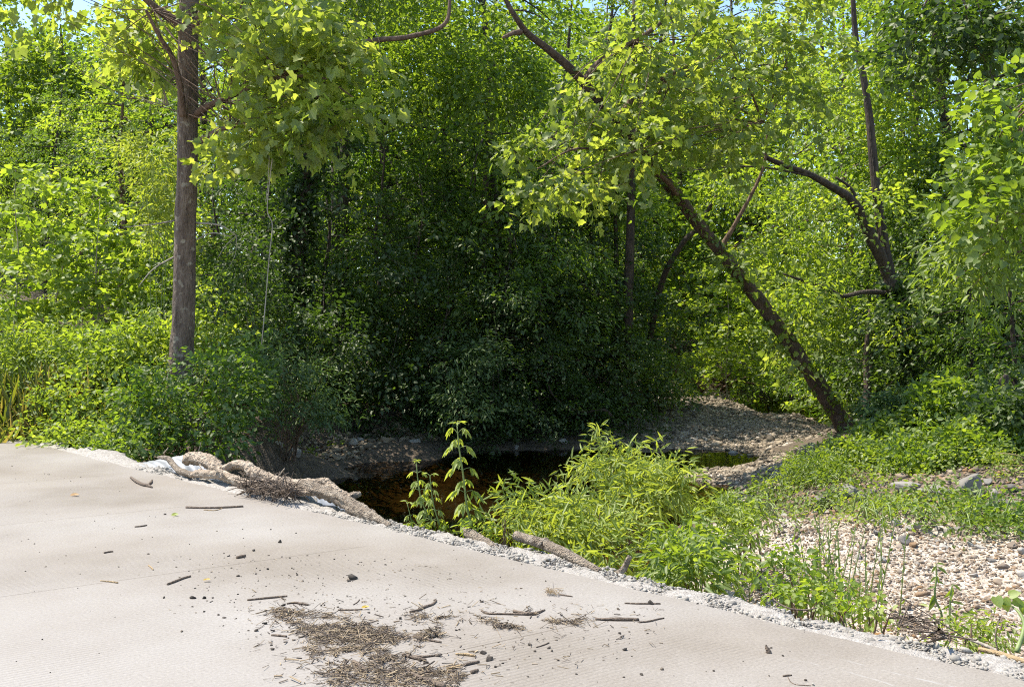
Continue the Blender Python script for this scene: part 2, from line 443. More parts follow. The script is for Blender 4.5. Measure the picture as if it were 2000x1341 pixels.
# ------------------------------------------------------------------ road slab
def make_road():
    s2 = math.sqrt(2)
    e = np.array([-1, 1]) / s2          # along the edge, going away to the left
    nn = np.array([-1, -1]) / s2        # inward, towards the camera
    base = np.array([3.5, 3.5])
    m, n, l = new_mat('tined_concrete')
    tc = n.new('ShaderNodeTexCoord')
    obj = tc.outputs['Object']
    sep = n.new('ShaderNodeSeparateXYZ'); l.new(obj, sep.inputs[0])
    def math_(op, a, b=None, clamp=False):
        k = n.new('ShaderNodeMath'); k.operation = op; k.use_clamp = clamp
        for i, q in enumerate((a, b)):
            if q is None: continue
            if isinstance(q, (int, float)): k.inputs[i].default_value = q
            else: l.new(q, k.inputs[i])
        return k.outputs[0]
    # object space: x runs across the edge (inward), y along the edge
    gx, gy = sep.outputs[0], math_('MULTIPLY', sep.outputs[1], -1.0)
    # grooves run across the road, a little off square
    q = math_('ADD', math_('MULTIPLY', gx, -0.19), gy)
    wob = n.new('ShaderNodeTexNoise'); wob.inputs['Scale'].default_value = 1.3; l.new(obj, wob.inputs['Vector'])
    q2 = math_('ADD', q, math_('MULTIPLY', wob.outputs[0], 0.004))
    sn = math_('SINE', math_('MULTIPLY', q2, 2 * math.pi / 0.034))
    groove = math_('POWER', math_('ADD', math_('MULTIPLY', sn, 0.5), 0.5), 3.0)
    edge_n = n.new('ShaderNodeTexNoise'); edge_n.inputs['Scale'].default_value = 5; l.new(obj, edge_n.inputs['Vector'])
    gxe = math_('ADD', gx, math_('MULTIPLY', edge_n.outputs[0], 0.10))
    band = math_('MULTIPLY', math_('SUBTRACT', gxe, 0.52), 18, True)           # tining starts half a metre in from the rim
    worn_n = n.new('ShaderNodeTexNoise'); worn_n.inputs['Scale'].default_value = 0.8; worn_n.inputs['Detail'].default_value = 5; l.new(obj, worn_n.inputs['Vector'])
    worn = math_('MULTIPLY', math_('SUBTRACT', worn_n.outputs[0], 0.42), 5.0, True)
    g2 = math_('MULTIPLY', math_('MULTIPLY', groove, band), worn)
    # colour
    n1 = n.new('ShaderNodeTexNoise'); n1.inputs['Scale'].default_value = 0.55; n1.inputs['Detail'].default_value = 9; n1.inputs['Roughness'].default_value = 0.6; l.new(obj, n1.inputs['Vector'])
    c1 = ramp(n, [(0.30, (0.230, 0.192, 0.150)), (0.48, (0.298, 0.260, 0.220)), (0.68, (0.348, 0.315, 0.278))]); l.new(n1.outputs[0], c1.inputs[0])
    n2 = n.new('ShaderNodeTexNoise'); n2.inputs['Scale'].default_value = 62; n2.inputs['Detail'].default_value = 5; n2.inputs['Roughness'].default_value = 0.8; l.new(obj, n2.inputs['Vector'])
    c2 = ramp(n, [(0.30, (0.55, 0.54, 0.52)), (0.42, (0.90, 0.90, 0.89)), (0.56, (1.04, 1.04, 1.04)), (0.68, (1.30, 1.30, 1.30))]); l.new(n2.outputs[0], c2.inputs[0])
    mul = n.new('ShaderNodeMix'); mul.data_type = 'RGBA'; mul.blend_type = 'MULTIPLY'; mul.inputs[0].default_value = 1
    l.new(c1.outputs[0], mul.inputs[6]); l.new(c2.outputs[0], mul.inputs[7])
    # tan stain beside the smooth strip, pale worn wheel patches
    st = n.new('ShaderNodeTexNoise'); st.inputs['Scale'].default_value = 0.35; st.inputs['Detail'].default_value = 6; l.new(obj, st.inputs['Vector'])
    stf = math_('MULTIPLY', math_('SUBTRACT', st.outputs[0], 0.47), 2.2, True)
    mxs = n.new('ShaderNodeMix'); mxs.data_type = 'RGBA'; mxs.blend_type = 'MULTIPLY'
    l.new(stf, mxs.inputs[0]); l.new(mul.outputs[2], mxs.inputs[6]); mxs.inputs[7].default_value = (0.80, 0.73, 0.62, 1)
    # pale sanded film inward on the road
    pal = math_('MULTIPLY', math_('SUBTRACT', math_('ADD', gx, math_('MULTIPLY', st.outputs[0], 3.0)), 3.0), 0.35, True)
    mxp = n.new('ShaderNodeMix'); mxp.data_type = 'RGBA'
    l.new(math_('MULTIPLY', pal, 0.55), mxp.inputs[0]); l.new(mxs.outputs[2], mxp.inputs[6]); mxp.inputs[7].default_value = (0.388, 0.358, 0.327, 1)
    # dirt settled in the grooves
    mxg = n.new('ShaderNodeMix'); mxg.data_type = 'RGBA'; mxg.blend_type = 'MULTIPLY'
    l.new(math_('MULTIPLY', g2, 0.24), mxg.inputs[0]); l.new(mxp.outputs[2], mxg.inputs[6]); mxg.inputs[7].default_value = (0.45, 0.42, 0.37, 1)
    # saw-cut joints
    jm = math_('ABSOLUTE', math_('SUBTRACT', math_('FRACT', math_('ADD', math_('DIVIDE', q, 2.4), 0.12)), 0.5))
    jt = math_('MULTIPLY', math_('SUBTRACT', 0.0022, jm), 900, True)
    jt = math_('MULTIPLY', jt, math_('MULTIPLY', math_('SUBTRACT', gxe, 0.45), 10, True))
    mxj = n.new('ShaderNodeMix'); mxj.data_type = 'RGBA'; mxj.blend_type = 'MULTIPLY'
    l.new(math_('MULTIPLY', jt, 0.7), mxj.inputs[0]); l.new(mxg.outputs[2], mxj.inputs[6]); mxj.inputs[7].default_value = (0.4, 0.36, 0.3, 1)
    # white scuffed cement line near the rim
    sc_n = n.new('ShaderNodeTexNoise'); sc_n.inputs['Scale'].default_value = 9; sc_n.inputs['Detail'].default_value = 4; l.new(obj, sc_n.inputs['Vector'])
    d1 = math_('ABSOLUTE', math_('SUBTRACT', math_('ADD', gx, math_('MULTIPLY', wob.outputs[0], 0.05)), 0.33))
    wl = math_('MULTIPLY', math_('MULTIPLY', math_('SUBTRACT', 0.010, d1), 200, True), math_('MULTIPLY', math_('SUBTRACT', sc_n.outputs[0], 0.42), 8, True))
    d2 = math_('ABSOLUTE', math_('SUBTRACT', gxe, 0.51))
    wl2 = math_('MULTIPLY', math_('MULTIPLY', math_('SUBTRACT', 0.010, d2), 200, True), math_('MULTIPLY', math_('SUBTRACT', sc_n.outputs[0], 0.45), 8, True))
    wl3 = math_('MAXIMUM', wl, wl2)
    near = math_('MULTIPLY', math_('SUBTRACT', 2.5, gy), 0.8, True)
    mxw = n.new('ShaderNodeMix'); mxw.data_type = 'RGBA'
    l.new(math_('MULTIPLY', math_('MULTIPLY', wl3, near), 0.7), mxw.inputs[0]); l.new(mxj.outputs[2], mxw.inputs[6]); mxw.inputs[7].default_value = (0.46, 0.45, 0.43, 1)
    h = math_('SUBTRACT', math_('MULTIPLY', n2.outputs[0], 0.35), math_('ADD', g2, jt))
    bp = n.new('ShaderNodeBump'); bp.inputs['Strength'].default_value = 0.4; bp.inputs['Distance'].default_value = 0.004
    l.new(h, bp.inputs['Height'])
    b = n.new('ShaderNodeBsdfPrincipled'); b.inputs['Roughness'].default_value = 0.88
    l.new(mxw.outputs[2], b.inputs['Base Color']); l.new(bp.outputs[0], b.inputs['Normal'])
    o = n.new('ShaderNodeOutputMaterial'); l.new(b.outputs[0], o.inputs[0])
    # slab: object x = inward from rim, y = along; slightly uneven rim
    N = 160
    ts = np.linspace(-14, 40, N)
    rng = np.random.default_rng(3)
    rim = 0.02 * np.cumsum(rng.normal(size=N)) * 0.15 + 0.015 * rng.normal(size=N)
    rim -= np.linspace(rim[0], rim[-1], N)
    far = np.clip((ts - 9.0) / 6, 0, 2)         # the far end bends a little away
    rows = [(0.0, -0.32), (0.0, -0.02), (0.02, 0.0), (30.0, 0.05)]
    v = []
    for k, (ix, zz) in enumerate(rows):
        for t, rr, ff in zip(ts, rim, far):
            v.append((ix + (rr if k < 3 else 0) - 0.12 * ff * ff * (k < 3), -t, zz if k < 3 else 0.0))
    faces = []
    for k in range(len(rows) - 1):
        for i in range(N - 1):
            a = k * N + i
            faces.append((a, a + 1, a + 1 + N, a + N))
    mb = MB(); mb.add(v, faces)
    ob = mb.build('road', m, smooth=False)
    ob.location = (3.365, 3.365, 0)
    ob.rotation_euler = (0, 0, math.radians(-135))
    tag(ob, 'pale concrete road slab with fine cross grooves', 'road', kind='structure')

# ------------------------------------------------------------------ stones
def _ico():
    t = (1 + 5 ** .5) / 2
    v = nrm(np.array([(-1, t, 0), (1, t, 0), (-1, -t, 0), (1, -t, 0), (0, -1, t), (0, 1, t), (0, -1, -t), (0, 1, -t), (t, 0, -1), (t, 0, 1), (-t, 0, -1), (-t, 0, 1)], float))
    f = [(0, 11, 5), (0, 5, 1), (0, 1, 7), (0, 7, 10), (0, 10, 11), (1, 5, 9), (5, 11, 4), (11, 10, 2), (10, 7, 6), (7, 1, 8), (3, 9, 4), (3, 4, 2), (3, 2, 6), (3, 6, 8), (3, 8, 9), (4, 9, 5), (2, 4, 11), (6, 2, 10), (8, 6, 7), (9, 8, 1)]
    return v, np.array(f)
ICO_V, ICO_F = _ico()
def _ico2():
    v = list(map(tuple, ICO_V)); cache = {}; f2 = []
    def mid(a, b):
        k = (min(a, b), max(a, b))
        if k not in cache:
            cache[k] = len(v); v.append(tuple(nrm((np.array(v[a]) + np.array(v[b])) / 2)))
        return cache[k]
    for a, b, c in ICO_F:
        ab, bc, ca = mid(a, b), mid(b, c), mid(c, a)
        f2 += [(a, ab, ca), (b, bc, ab), (c, ca, bc), (ab, bc, ca)]
    return np.array(v), np.array(f2)
ICO2_V, ICO2_F = _ico2()
def _ico3():
    global ICO_V, ICO_F
    a, f = ICO_V, ICO_F
    ICO_V, ICO_F = ICO2_V, ICO2_F
    r = _ico2()
    ICO_V, ICO_F = a, f
    return r
ICO3_V, ICO3_F = _ico3()

def rand_rot(n, rng, tilt=1.0):
    """random rotation matrices; tilt<1 keeps z near up"""
    up = nrm(np.stack([rng.normal(size=n) * tilt, rng.normal(size=n) * tilt, np.ones(n)], 1))
    a = nrm(np.cross(up, rng.normal(size=(n, 3))))
    b = np.cross(up, a)
    return np.stack([a, b, up], 2)

def scatter_stones(name, pts, size, mat, rng, flat=0.55, sink=0.25, label=None, kind='stuff', parent=None, spread=0.35):
    n = len(pts)
    s = size * np.exp(spread * rng.normal(size=n))
    sc = np.stack([s * rng.uniform(.75, 1.3, n), s * rng.uniform(.6, 1.0, n), s * flat * rng.uniform(.6, 1.2, n)], 1)
    R = rand_rot(n, rng, 0.25)
    jit = 1 + 0.30 * rng.normal(size=(n, 12, 1)).clip(-1.8, 1.8)
    loc = ICO_V[None] * jit * sc[:, None, :] * 0.5
    v = np.einsum('nij,nkj->nki', R, loc) + np.asarray(pts)[:, None, :]
    v[:, :, 2] += (sc[:, 2] * (0.5 - sink))[:, None]
    f = ICO_F[None] + (np.arange(n) * 12)[:, None, None]
    at = np.repeat(rng.random(n), 20)
    me = mesh_from(name, v.reshape(-1, 3), np.full(n * 20, 3, np.int32), f.ravel(), [mat], None, {'rnd': at})
    ob = link(name, me, parent)
    if label: tag(ob, label, name.replace('_', ' '), kind=kind)
    return ob

def make_rock(name, loc, size, mat, label, group=None, seed=0, rot=None, cat='rock', rnd=None, angular=0.3):
    rng = np.random.default_rng(seed)
    v = ICO3_V.copy()
    # cut with random planes for a broken, angular look
    for _ in range(13):
        nn = nrm(rng.normal(size=3)); d = rng.uniform(0.38, 0.8)
        over = v @ nn - d
        v = v - np.clip(over, 0, None)[:, None] * nn * (0.9 if angular > 0 else 0)
    v *= 1 + 0.10 * (vnoise(v + seed, 3.0)[:, None] - .5) + 0.05 * (vnoise(v + seed, 9.0)[:, None] - .5)
    a = rng.uniform(0, 6.28) if rot is None else rot
    v = v * np.asarray(size) * 0.5
    c, s = math.cos(a), math.sin(a)
    tilt = rng.uniform(-.2, .2)
    v = np.stack([v[:, 0] * c - v[:, 1] * s, v[:, 0] * s + v[:, 1] * c, v[:, 2] + v[:, 0] * tilt], 1)
    zmin = v[:, 2].min()
    v[:, 2] -= zmin + 0.2 * size[2]
    me = mesh_from(name, v, np.full(len(ICO3_F), 3, np.int32), ICO3_F.ravel(), [mat], None, {'rnd': np.full(len(ICO3_F), rng.random() if rnd is None else rnd)})
    ob = link(name, me, None, [float(q) for q in loc])
    return tag(ob, label, cat, group)

# ------------------------------------------------------------------ foliage engine
def tpl(half, fold=0.25, droop=0.12):
    """leaf from half an outline (x along, y out): two folded half blades"""
    half = np.array(half, float)
    n = len(half)
    vr = np.stack([half[:, 0], half[:, 1], fold * half[:, 1] - droop * half[:, 0] ** 2], 1)
    vl = vr[1:-1] * np.array([1, -1, 1])
    v = np.vstack([vr, vl])
    fr = list(range(n))
    fl = [n - 1] + list(range(n + len(vl) - 1, n - 1, -1)) + [0]
    fl = [0, n - 1] + [n + i for i in range(len(vl) - 1, -1, -1)]
    fr = [0] + list(range(1, n - 1)) + [n - 1]
    return v, [fr[::-1], fl[::-1]]
TPL = {
 'oval':   tpl([(0, 0), (.45, .30), (1, 0)]),
 'oval6':  tpl([(0, 0), (.25, .24), (.62, .26), (1, 0)]),
 'round':  tpl([(0, 0), (.12, .34), (.55, .42), (1, 0)], 0.2, 0.15),
 'maple':  tpl([(0, 0), (-.06, .2), (.12, .46), (.33, .31), (.58, .42), (.68, .22), (1, 0)], 0.22, 0.2),
 'heart':  tpl([(0, 0), (-.12, .22), (.1, .46), (.55, .38), (1, 0)], 0.15, 0.2),
 'lance':  tpl([(0, 0), (.3, .085), (.68, .07), (1, 0)], 0.3, 0.3),
 'lance2': tpl([(0, 0), (.3, .15), (.65, .12), (1, 0)], 0.25, 0.3),
 'blade':  tpl([(0, 0), (.5, .018), (1, 0)], 0.3, 0.35),
}

class Leaves:
    def __init__(self):
        self.parts = []
    def add(self, kind, pos, d, up, size, rnd):
        v, f = TPL[kind]
        d = nrm(d)
        up = up - d * np.sum(up * d, 1, keepdims=True)
        up = nrm(up)
        b = np.cross(up, d)
        R = np.stack([d, b, up], 2) * np.asarray(size)[:, None, None]
        V = np.einsum('nij,kj->nki', R, v) + pos[:, None, :]
        self.parts.append((V, f, np.asarray(rnd)))
    def build(self, name, mat, parent=None):
        vs, ss, ls, aa, base = [], [], [], [], 0
        for V, f, rnd in self.parts:
            n, k, _ = V.shape
            vs.append(V.reshape(-1, 3))
            per = np.concatenate([np.array(x) for x in f])
            ls.append(((np.arange(n) * k)[:, None] + per[None] + base).ravel())
            ss.append(np.tile([len(x) for x in f], n))
            aa.append(np.repeat(rnd, len(f)))
            base += n * k
        me = mesh_from(name, np.concatenate(vs), np.concatenate(ss).astype(np.int32), np.concatenate(ls).astype(np.int32), [mat], None, {'rnd': np.concatenate(aa)})
        return link(name, me, parent)

def sprays(L, org, out, rng, kind='oval', size=0.12, m=24, length=0.8, width=0.5, droop=0.25, flat=0.5, rnd0=None, upw=1.0, sway=0.5):
    """fans of leaves on drooping twigs starting at org and heading out"""
    S = len(org)
    a = nrm(out * np.array([1, 1, 0.45]) + sway * rng.normal(size=(S, 3)) * np.array([1, 1, .6]))
    up = nrm(np.array([0, 0, 1.0]) * upw + flat * rng.normal(size=(S, 3)) + 0.35 * out)
    up = nrm(up - a * np.sum(a * up, 1, keepdims=True))
    b = np.cross(up, a)
    t = (np.arange(m)[None] + rng.random((S, m))) / m
    side = np.where(rng.random((S, m)) < .5, -1.0, 1.0)
    wid = width * (0.35 + 0.65 * np.sin(np.pi * (0.12 + 0.8 * t)))
    s = side * wid * rng.random((S, m)) ** 0.8
    Ls = length * rng.uniform(.65, 1.3, (S, 1))
    jit = 0.10 * rng.normal(size=(S, m)) * (width + .2)
    pos = org[:, None] + a[:, None] * (t * Ls)[..., None] + b[:, None] * s[..., None] + up[:, None] * jit[..., None]
    pos[..., 2] -= droop * (t * Ls) ** 2 + 0.3 * droop * np.abs(s)
    d = a[:, None] * 0.7 + b[:, None] * (side * 0.8)[..., None] + 0.55 * rng.normal(size=(S, m, 3))
    d[..., 2] -= 0.35
    lu = up[:, None] + 0.36 * rng.normal(size=(S, m, 3))
    r0 = rng.random(S) if rnd0 is None else rnd0
    rnd = np.clip(0.5 * r0[:, None] + 0.5 * rng.random((S, m)), 0, 1)
    sz = size * rng.uniform(.6, 1.25, (S, m))
    L.add(kind, pos.reshape(-1, 3), d.reshape(-1, 3), lu.reshape(-1, 3), sz.ravel(), rnd.ravel())

def blob_points(blobs, rng, gap=0.42, gscale=0.7):
    """points in the outer part of ellipsoids, thinned by noise so gaps open; rows cx cy cz rx ry rz n"""
    O, D = [], []
    for cx, cy, cz, rx, ry, rz, n in blobs:
        n = int(n * 2.2)
        d = nrm(rng.normal(size=(n, 3)))
        rad = 0.35 + 0.65 * rng.random((n, 1)) ** 0.55
        p = np.array([cx, cy, cz]) + d * rad * np.array([rx, ry, rz])
        keep = vnoise(p + rng.random(3) * 7, gscale) > gap
        keep &= np.arange(n) < n
        O.append(p[keep]); D.append(d[keep])
    return np.concatenate(O), np.concatenate(D)

# ================================================================== setting
make_terrain()
make_water()
make_road()

def make_shoulder():
    rng = np.random.default_rng(5)
    N = 220
    ts = np.linspace(-9, 15, N)
    e = np.array([-1, 1]) / math.sqrt(2); nn = np.array([1, 1]) / math.sqrt(2)
    base = np.array([3.365, 3.365])
    out = 0.36 + 0.05 * np.sin(ts * 1.7) + 0.04 * np.sin(ts * 4.1 + 1) + 0.035 * rng.normal(size=N)
    out = np.clip(out, 0.22, 0.55)
    far = np.clip((ts - 9.0) / 6, 0, 2); bend = 0.12 * far * far
    rows = []
    for k, f in enumerate((-0.1, 0.25, 0.55, 0.85, 1.0, 1.08)):
        off = f * out + bend
        z = np.full(N, [-0.026, -0.022, -0.024, -0.03, -0.06, -0.45][k]) + (0.012 * rng.normal(size=N) if k in (1, 2, 3, 4) else 0)
        z = z + (0.0, .03, .06, .06, .05, 0)[k] * (np.exp(-((ts - 12.4) / .8) ** 2) + np.exp(-((ts - 8.55) / .8) ** 2))
        p = base[None] + e[None] * ts[:, None] + nn[None] * off[:, None]
        rows.append(np.column_stack([p, z]))
    v = np.concatenate(rows)
    faces = [(k * N + i, (k + 1) * N + i, (k + 1) * N + i + 1, k * N + i + 1) for k in range(5) for i in range(N - 1)]
    mb = MB(); mb.add(v, faces)
    m = rock_like('rough_aggregate', [(0.25, (0.23, 0.20, 0.17)), (0.5, (0.36, 0.325, 0.28)), (0.75, (0.47, 0.43, 0.38))], 30, 0.9, 0.95, False, 90)
    ob = mb.build('road_shoulder', m)
    tag(ob, 'crumbly pale aggregate edge along the creek side of the slab', 'road edge', kind='structure')
    n = 14000
    t = rng.uniform(-4, 13, n); q = rng.random(n) ** 0.8
    idx = np.clip(((t + 9) / 24 * (N - 1)).astype(int), 0, N - 1)
    off = q * out[idx] * 1.04 + bend[idx] + 0.01
    p = base[None] + e[None] * t[:, None] + nn[None] * off[:, None]
    z = np.interp(q, [0, .55, .85, 1.0], [-0.026, -0.028, -0.035, -0.065])
    scatter_stones('shoulder_gravel', np.column_stack([p, z]), 0.018, M['shoulder_stone'], rng, 0.7, 0.3, 'pale crushed stone bonded along the rim of the slab')
make_shoulder()

def sample_poly(poly, n, rng):
    poly = np.array(poly); lo, hi = poly.min(0), poly.max(0)
    out = []
    tot = 0
    while tot < n:
        p = lo + (hi - lo) * rng.random((n * 2, 2))
        p = p[poly_in(p[:, 0], p[:, 1], poly)]
        out.append(p); tot += len(p)
    return np.concatenate(out)[:n]

def gravel_field(name, poly, n, size, mat, seed, label, spread=0.45, wet=None):
    rng = np.random.default_rng(seed)
    p = sample_poly(poly, n, rng)
    z = ground(p[:, 0], p[:, 1])
    scatter_stones(name, np.column_stack([p, z]), size, mat, rng, 0.55, 0.3, label, 'stuff', None, spread)

gravel_field('gravel', [(1.6, 6.0), (1.9, 8.2), (2.5, 10.4), (2.6, 12.2), (4.0, 12.4), (5.4, 11.6), (8.5, 10.5), (8.5, 4.4), (2.9, 4.6)], 85000, 0.0155, M['pebble'], 21, 'sunlit tan and cream creek gravel heaped beside the slab', .55)
gravel_field('gravel', BAR, 34000, 0.055, M['bar_stone'], 22, 'shaded river stones covering the long gravel bar')
gravel_field('gravel', [(2.3, 14.8), (2.6, 18.6), (3.4, 20.2), (5.6, 21.8), (5.8, 18.4), (5.0, 16.2), (3.7, 14.6)], 9000, 0.05, M['bar_stone'], 23, 'wet stones of the shallow riffle below the gravel bar')
gravel_field('gravel', [(-4.9, 16.8), (-3.9, 18.4), (-3.2, 19.4), (-1.8, 21.3), (-1.0, 21.8), (-1.6, 23), (-3, 21.6), (-4.6, 19.6), (-6, 17)], 2600, 0.075, M['bar_stone'], 24, 'broken stones littering the shaded brown bank')
gravel_field('gravel', [(2.6, 12.0), (4.2, 15.2), (6, 16.0), (9, 14.5), (9, 10.4), (5.4, 11.2)], 7000, 0.045, M['pebble'], 25, 'pale rubble showing between the weeds of the near bank', 0.45)

# dead leaves and grass on the banks
def leaf_litter(name, poly, n, seed, label, size=0.09):
    rng = np.random.default_rng(seed)
    p = sample_poly(poly, n, rng)
    z = ground(p[:, 0], p[:, 1]) + 0.03 + 0.03 * rng.random(n)
    L = Leaves()
    d = rng.normal(size=(n, 3)); d[:, 2] *= .2
    up = np.array([0, 0, 1.0]) + .45 * rng.normal(size=(n, 3))
    L.add('oval6', np.column_stack([p, z]), d, up, size * rng.uniform(.5, 1.3, n), rng.random(n))
    ob = L.build(name, M['litter'])
    tag(ob, label, 'dead leaves', kind='stuff')
BANK = [(-6.5, 15.3), (-5, 15.2), (-4.4, 16.6), (-3.6, 18.6), (-2.4, 20.6), (-.6, 22), (2.0, 23), (2, 30), (-8, 30), (-12, 19)]
leaf_litter('leaf_litter', BANK, 9000, 31, 'brown dead leaves lying over the shaded bank')
leaf_litter('leaf_litter', [(4.5, 14), (9, 14), (16, 20), (12, 26), (8.6, 22), (5.4, 17)], 4000, 32, 'dead leaves under the trees of the right bank')

def ground_cover(name, poly, n, seed, label, mat, kind='oval', size=0.08, m=10, h=0.25, length=0.3, width=0.2, gap=0.45, gs=0.8):
    rng = np.random.default_rng(seed)
    p = sample_poly(poly, n, rng)
    k = vnoise(np.column_stack([p, np.zeros(n)]) + seed, gs) > gap
    p = p[k]
    z = ground(p[:, 0], p[:, 1]) + h * rng.random(len(p)) ** 1.2
    out = rng.normal(size=(len(p), 3)); out[:, 2] = np.abs(out[:, 2])
    L = Leaves()
    sprays(L, np.column_stack([p, z]), nrm(out), rng, kind, size, m, length, width, 0.3, 0.45)
    ob = L.build(name, mat)
    tag(ob, label, 'undergrowth', kind='stuff')

# ================================================================== trees
GRP_BACK = 'trees of the wood behind the creek'

def tree_trunk(root, rows, mat, limbs=(), sides=12, rough=0.05, sub=5, seed=0, limb_mat=None, limb_sides=8, same=()):
    mb = MB(); tube(mb, rows, sides, rough, sub, True, seed)
    mb.build('trunk', mat, root)
    for i, lb in enumerate(limbs):
        mb = MB(); tube(mb, lb, limb_sides, rough, sub, True, seed + 5 + i)
        mb.build('branch', mat if i in same else (limb_mat or mat), root)

def pblob(px, py, d, rx, ry, rz, n):
    """ellipsoid of twigs centred at a photograph pixel and depth; radii in pixels across, metres deep"""
    c = W(px, py, d)
    return (c[0], c[1], c[2], rx * d / FPX, ry, rz * d / FPX, n)

def inner_twigs(root, blobs, hub, mat, rng, n=3, r=0.02):
    """thin branches from the hub into the blobs"""
    mb = MB()
    for b in blobs:
        c = np.array(b[:3]); rad = np.array(b[3:6])
        for k in range(n):
            tgt = c + rad * nrm(rng.normal(size=3)) * 0.8
            h = np.array(hub[rng.integers(len(hub))]) if len(np.shape(hub)) > 1 else np.array(hub)
            mid = (h + tgt) / 2 + 0.12 * np.linalg.norm(tgt - h) * rng.normal(size=3)
            rr = r * rng.uniform(.6, 1.2)
            tube(mb, [list(h) + [rr], list(mid) + [rr * .7], list(tgt) + [rr * .25]], 5, .05, 4, False, int(rng.integers(1e6)))
    mb.build('twigs', mat, root)

# ---- the tall brown-barked tree by the road
def sycamore():
    rng = np.random.default_rng(101)
    D = 16.0
    base = P(352, D)
    t = empty('sycamore_tree', base, 'tall straight tree with flaking brown bark beside the road, left of the creek', 'tree')
    rows = [[base[0] - .02, D, base[2] - .2, .36], [base[0], D, base[2] + .15, .27]] + pxtube([(354, 690, D, 23), (359, 600, D, 21.5), (362, 450, D, 20.5), (366, 300, D, 19.5), (367, 150, D, 19.5), (369, 0, D, 18.5), (372, -300, D, 14), (374, -700, D, 8)]).tolist()
    limbs = [pxtube(q) for q in [
        [(366, 95, D, 9), (345, 45, D - .1, 8), (300, 12, D - .3, 7), (240, -40, D - .6, 5), (150, -90, D - 1, 3)],
        [(372, 70, D, 9), (392, 30, D - .2, 8), (420, -15, D - .4, 6.5), (480, -70, D - .8, 4)],
        [(372, 232, D, 9), (398, 212, D - .2, 7.5), (432, 196, D - .4, 6), (520, 160, D - .8, 4.5), (620, 150, D - 1.2, 2.5), (690, 190, D - 1.4, 1.2)],
        [(374, 285, D, 8), (402, 270, D - .2, 6.5), (440, 250, D - .5, 5), (520, 235, D - .9, 3.5), (570, 270, D - 1.1, 1.5)],
        [(358, 228, D - .25, 8), (352, 170, D - .4, 6.5), (338, 115, D - .55, 5.5), (312, 72, D - .8, 4.5), (285, 20, D - 1, 3)],
        [(520, 160, D - .8, 5), (620, 118, D - .5, 6), (720, 82, D - .2, 5.5), (800, 72, D, 5), (868, 48, D + .1, 4), (880, -10, D + .2, 3)],
    ]]
    tree_trunk(t, rows, M['bark_syc'], limbs, 20, 0.035, 8, 1, M['bark_brown'])
    # dead twigs low on the trunk
    for q in [[(378, 435, D, 2.2), (430, 440, D - .2, 1.6), (462, 460, D - .3, .9)], [(380, 470, D, 1.6), (415, 455, D - .2, 1.2), (450, 462, D - .2, .7)],
              [(462, 460, D - .3, .9), (440, 480, D - .3, .8), (425, 505, D - .3, .5)], [(378, 330, D, 1.6), (400, 322, D - .1, 1), (412, 312, D - .1, .5)],
              [(450, 462, D - .2, .7), (468, 450, D - .2, .4)], [(462, 460, D - .3, .8), (460, 495, D - .2, .6), (448, 520, D - .2, .4)],
              [(345, 430, D, 2), (300, 438, D - .2, 1.4), (240, 444, D - .3, .6)], [(343, 500, D, 2), (300, 525, D - .2, 1.4), (270, 560, D - .3, .7)]]:
        mb = MB(); tube(mb, pxtube(q), 5, .08, 4, True, 3); mb.build('dead_twig', M['bark_pale'], t)
    blobs = [pblob(470, 35, 15.4, 42, 0.91, 45, 10), pblob(565, 45, 15, 75, 1.04, 56, 19), pblob(480, 165, 15, 45, 0.78, 52, 10), pblob(570, 140, 14.7, 75, 1.04, 52, 19), pblob(640, 205, 14.5, 50, 0.78, 32, 10),
             pblob(570, 230, 14.7, 62, 0.78, 32, 13), pblob(490, 255, 14.9, 37, 0.65, 30, 6), pblob(480, 305, 14.9, 27, 0.39, 20, 4), pblob(660, 95, 14.9, 50, 0.78, 45, 9), pblob(735, 100, 15, 30, 0.39, 12, 2), pblob(690, 225, 14.4, 22, 0.39, 17, 3),
             pblob(60, -75, 15, 112, 1.04, 30, 9), pblob(190, -5, 15.6, 75, 1.04, 37, 10), pblob(255, 50, 16.6, 62, 0.91, 62, 14), pblob(235, 105, 16.8, 50, 0.65, 32, 6), pblob(305, 100, 16.8, 37, 0.65, 50, 6),
             pblob(0, 60, 15, 7, 0.26, 17, 2), pblob(330, -20, 16.8, 75, 1.04, 50, 9),
             pblob(150, -150, 15.5, 200, 1.95, 75, 7), pblob(520, -160, 15.8, 250, 2.08, 75, 10), pblob(400, -450, 16, 375, 3.25, 187, 43)]
    L = Leaves()
    o, d = blob_points(blobs, rng, 0.45, 1.0)
    sprays(L, o, d, rng, 'maple', 0.165, 16, 0.65, 0.34, 0.35, 0.45)
    L.build('crown', M['leaf_syc'], t)
    inner_twigs(t, blobs[:15], [W(430, 200, 15.6), W(450, 250, 15.5), W(480, -10, 15.4), W(300, 20, 15.5)], M['bark_brown'], rng, 5, .010)
sycamore()

